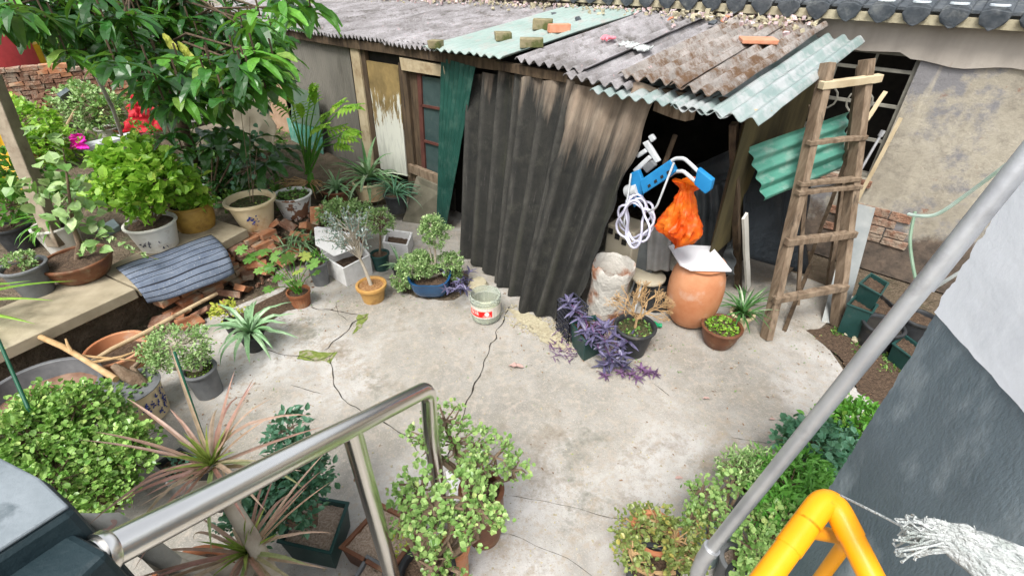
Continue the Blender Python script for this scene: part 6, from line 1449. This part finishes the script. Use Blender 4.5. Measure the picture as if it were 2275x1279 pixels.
mb.add(vs, [(j * (m + 1) + i, j * (m + 1) + i + 1, (j + 1) * (m + 1) + i + 1, (j + 1) * (m + 1) + i) for j in range(m) for i in range(m)]); o = mb.build("white_cloth", M['cloth'], smooth=True); md = o.modifiers.new("t", 'SOLIDIFY'); md.thickness = .012; tag(o, "flattened white cloth beside the pink glove on the roof", "cloth")
for i, (px, py) in enumerate(((1285, 45), (1490, 42), (1612, 42), (1585, 50), (1230, 30))):
    p = onroof(px, py, .05); mb = MB(); a = rdir(1); x, y = frame_of(a); box(mb, p, U(.05, .09), U(.04, .07), .02, (x, y, a), .008); tag(mb.build("tile_shard", M['brick3'] if i in (1, 2) else M['tile_dk']), "broken roof tile shard lying loose on the upper roof", "tile shard", "tile shards on the upper roof")

# ================================================================== THINGS IN THE SHED BAY
t = thing("beige_box", P(1378, 665, 0), "tall beige plastic box with square dark holes standing in the shed bay", "box"); c = world_loc(t); hz = at(1378, 510, c).z
mb = MB(); box(mb, c + Vector((0, .12, hz / 2)), .26, .24, hz, (DV, NV, Vector((0, 0, 1))), .004); mb.build("case", M['beige_pl'], t, bevel=.012)
for i in (-1, 0, 1):
    mb = MB(); box(mb, c + Vector((0, .12, hz - .09)) - NV * .121 + DV * (i * .07 - .02) + Vector((0, 0, -.03 * i)), .045, .006, .05, (DV, NV, Vector((0, 0, 1)))); mb.build("hole", M['dark'], t)
mb = MB(); c = PN(1448, 520, 3.5); c.z = 0; box(mb, c + Vector((0, .1, .3)), .3, .25, .6, (DV, NV, Vector((0, 0, 1))), .006); tag(mb.build("grey_case", M['greysheet'], bevel=.01), "dull grey case standing behind the coiled white hose", "case")
mb = MB(); c = PN(1408, 505, 3.18)
pts = []
for i in range(150):
    a = i * 2 * math.pi / 30; k = i / 150; r_ = .15 + .03 * math.sin(i * .7) ; pts.append(c + DV * (math.cos(a) * r_ * .75 + .05 * k + .03 * math.sin(a * .37)) + Vector((0, 0, 1)) * (math.sin(a) * r_ * 1.1 - .04 * k + .1) + NV * (-.10 * k + .02 * math.sin(a * 2)))
tube(mb, pts, .0095, 8); tag(mb.build("coiled_hose", M['hose'], smooth=True), "milky white plastic hose coiled and hung at the edge of the leaning sheet", "hose")
mb = MB(); tube(mb, arc_pts([PN(1402, 386, 3.15), PN(1387, 490, 3.1), PN(1387, 500, 3.12)], .02), .007, 8); tag(mb.build("steel_rod", M['white_pl'], smooth=True), "thin pale metal rod standing upright beside the coiled hose", "rod")
ch = thing("shower_chair", PN(1490, 480, 3.35), "folded shower chair with sky-blue plastic seat and arm pads and white bent tubes", "chair")
def sbox(pix, n, th, mat, name):
    mb = MB(); slab_poly(mb, [PN(a, b, n) for a, b in pix], th, NV); mb.build(name, mat, ch, bevel=.008)
sbox([(1420, 402), (1488, 355), (1500, 382), (1490, 392), (1428, 432)], 3.1, .05, M['blue_pl'], "seat_pad"); sbox([(1549, 374), (1583, 401), (1577, 424), (1566, 432), (1541, 410)], 3.05, .05, M['blue_pl'], "arm_pad")
sbox([(1400, 385), (1418, 378), (1428, 405), (1425, 440), (1408, 462), (1400, 440)], 3.16, .04, M['blue_pl'], "side_pad")
for pp in (((1486, 362, 3.12), (1500, 352, 3.12), (1520, 352, 3.1), (1538, 368, 3.1), (1552, 382, 3.08)), ((1488, 390, 3.14), (1500, 381, 3.14), (1518, 380, 3.12), (1532, 392, 3.1), (1545, 403, 3.08))):
    mb = MB(); tube(mb, arc_pts([PN(*q) for q in pp], .02, 4), .013, 10); mb.build("tube", M['white_pl'], ch, smooth=True)
mb = MB(); tube(mb, arc_pts([PN(1497, 362, 3.08), PN(1458, 462, 3.05), PN(1440, 470, 3.1)], .04), .008, 8); mb.build("tube", M['white_pl'], ch, smooth=True)
for (a, b, c_, d_) in (((1426, 318), (1438, 312), (1466, 358), (1456, 364)), ((1404, 378), (1440, 345), (1448, 352), (1412, 386)), ((1438, 304), (1448, 298), (1456, 310), (1446, 318)), ((1410, 345), (1432, 330), (1438, 338), (1416, 352))): sbox([a, b, c_, d_], 3.2, .03, M['white_pl'], "frame_slat")
sbox([(1425, 372), (1446, 356), (1458, 368), (1436, 386)], 3.17, .03, M['grey_pl'], "hinge_block")
for k in range(4): sbox([(1438 + k * 14, 412 - k * 10), (1444 + k * 14, 408 - k * 10), (1446 + k * 14, 414 - k * 10), (1440 + k * 14, 418 - k * 10)], 3.094, .004, M["dark"], "slot")
mb = MB(); tube(mb, [PN(1395, 425, 3.2), PN(1420, 420, 3.18)], .05, 16); mb.build("roll", M['white_pl'], ch, smooth=True)
# orange bag
c = PN(1500, 545, 3.2); t = thing("orange_bag", c, "crumpled orange plastic bag knotted at the top, hanging under the blue chair pads", "bag"); H_ = at(1490, 405, c).z - c.z
mb = MB(); prof = []
for k in range(46):
    f = k / 45; r_ = .145 * math.sin(min(1, f * 3.2) * math.pi / 2) if f < .3 else (.145 - (f - .3) * .21 if f < .62 else (.08 - (f - .62) * .16 if f < .88 else .038 + (f - .88) * .45)); prof.append((max(.002, r_), H_ * f * 1.02))
def crumple(a, r, z, i):
    q = Vector((math.cos(a), math.sin(a), z * 5)); w1 = abs(noise.noise(q * 2.1)) ; w2 = abs(noise.noise(q * 5.3 + Vector((5, 0, 0)))); w3 = abs(noise.noise(q * 11))
    return r * (1.1 - .45 * w1 - .16 * w2 - .05 * w3 + .2 * math.cos(a * 2 + 1)) + .003 * math.cos(a * 13 + z * 30), z + .06 * noise.noise(q * 1.4) * (1 if z < .1 else .4)
lathe(mb, c, prof, 90, fn=crumple)
mb.build("bag_body", M['orange_bag'], t, smooth=True)
# pots by the old wall
boxpot("square_planter", "dark green square planter with dry soil against the old wall's foot", [(1911, 628), (1936, 606), (1974, 628), (1957, 654)], .42, .2, M['green_pl'], M['soil'], cat="planter", taper=.85)
boxpot("square_planter", "dark green square planter nearest the galvanised sheet, below the other", [(1884, 674), (1905, 652), (1950, 676), (1938, 694)], .3, 0, M['green_pl'], M['soil'], cat="planter", taper=.85)
boxpot("square_planter", "black square box under the upper green planter against the wall", [(1925, 680), (1955, 650), (2000, 690), (1975, 715)], .19, 0, M['black_pl'], M['soil'], cat="planter", taper=.9)
pot("black_pot", "round black plastic pot beside the slanting pipe by the dark wall corner", 2045, 704, 760, 74, M['black_pl'], cat="pot", ratio=.75)
pot("black_pot", "round black pot stack in the dark corner left of the slanting pipe", 1965, 720, 765, 84, M['black_pl'], cat="pot", ratio=.8, soil=M['dark'])
boxpot("square_planter", "dark green planter behind the slanting pipe at the end of the earth strip", [(1985, 762), (2010, 742), (2052, 772), (2030, 796)], .16, 0, M['green_pl'], M['soil'], cat="planter", taper=.85)
mb = MB()
for (x, y, r_) in ((1885, 738, .05), (1900, 752, .04), (1925, 700, .06)): p = P(x, y, .02); a = rdir(1.5); xx, yy = frame_of(a); box(mb, p, r_ * 1.6, r_, r_ * .5, (xx, yy, a), r_ * .2)
tag(mb.build("stones", M['mortar'], bevel=.006), kind="stuff")
# stone and dry leaves on the paving
mb = MB(); p = P(1062, 632, .03); lathe(mb, p - Vector((0, 0, .03)), [(.07, 0), (.1, .03), (.08, .07), (.001, .085)], 12, fn=lambda a, r, z, i: (r * (1 + .3 * noise.noise(Vector((math.cos(a), math.sin(a), 3)))), z)); tag(mb.build("stone", M['mortar'], smooth=True), "rounded pale stone at the foot of the leaning sheets beside the bonsai", "stone")
for i, (px, py, L, lab) in enumerate(((1130, 812, .12, "large dry pinkish leaf on the open paving"), (1500, 1062, .05, "small curled brown leaf on the paving above the jade pots"), (1562, 884, .05, "tiny brown leaf on the paving near the ladder"), (1710, 930, .04, "tiny reddish leaf on the paving near the slanting pipe"))):
    mb = MB(); p = P(px, py, .012); leafL(mb, p, Vector((1, U(-.2, .2), .15)), L, L * .55, .5, .3, 6); tag(mb.build("dry_leaf", M['cutwood']), lab, "dry leaf")

# more clutter in the bay
t = thing("stool", P(1432, 690), "low stool with a worn beige round seat behind the dead shrub", "stool"); c = world_loc(t); zz = at(1432, 622, c).z
mb = MB(); lathe(mb, c + Vector((0, .08, zz - .03)), [(.13, 0), (.15, .008), (.15, .024), (.14, .03), (.001, .03)], 26); mb.build("seat", M['beige_pl'], t, smooth=True)
for a in (.8, 2.4, 4.0, 5.5):
    mb = MB(); d = Vector((math.cos(a), math.sin(a), 0)); tube(mb, [c + Vector((0, .08, zz - .03)) + d * .1, c + Vector((0, .08, 0)) + d * .15], .009, 8); mb.build("leg", M['white_pl'], t, smooth=True)
hang_sheet("grey_bag", [(1440, 500), (1492, 505), (1488, 600), (1436, 600)], [3.42, 3.5, 3.5, 3.42], surf("grey_white_sacking", (.16, .16, .155), (.26, .26, .25), 5, .6), "grey-white folded sacking hanging behind the orange bag's left side", "sacking", 2, .012)
hang_sheet("plastic_film", [(1540, 420), (1625, 400), (1630, 600), (1545, 560)], [3.95, 4.1, 4.1, 3.95], surf("grey_film", (.05, .058, .062), (.12, .135, .14), 3, .35), "dull grey plastic film hanging inside the bay right of the orange bag", "plastic film", 3, .02)
mb = MB(); bar(mb, PN(1655, 480, 3.75), P(1662, 640, .05), .07, .02, DV, .003, 5); tag(mb.build("plank", M['white_pot']), "whitish slat standing by the leaning shed post above the spider plant", "slat")
mb = MB(); tube(mb, [PN(1500, 300, 3.5), PN(1478, 360, 3.4), PN(1465, 400, 3.4)], .02, 8); tag(mb.build("wood_stick", M['wood_dk'], smooth=True), "dark stick under the shed beam above the blue chair pad", "stick")
mb = MB(); lathe(mb, P(1462, 700, 0) + Vector((0, .15, 0)), [(.12, 0), (.15, .3), (.155, .31), (.14, .3), (.12, .02), (.001, .02)], 26); tag(mb.build("bucket", M['black_pl'], smooth=True), "black bucket half hidden between the stool and the clay jar", "bucket")
# dry litter swept against pots and steps: nobody could count it
lm = MB(); lg = MB()
for _ in range(620):
    cx, cy, sx, sy = random.choice(((900, 660, 110, 25), (720, 660, 60, 30), (1200, 760, 70, 40), (1480, 790, 90, 40), (1820, 760, 60, 40), (620, 720, 90, 40), (1100, 900, 420, 160), (520, 900, 60, 60), (1500, 950, 300, 120)))
    p = P(random.gauss(cx, sx), random.gauss(cy, sy), .004); leaf6(lm if R() < .75 else lg, p, Vector((U(-1, 1), U(-1, 1), U(0, .25))), Vector((U(-.3, .3), U(-.3, .3), 1)), U(.008, .028), U(.004, .012), .3, U(-.3, .3))
tag(lm.build("leaf_litter", surf("dry_litter", (.12, .07, .04), (.32, .2, .12), 30, .9)), kind="stuff"); tag(lg.build("leaf_litter", M['L_small']), kind="stuff")
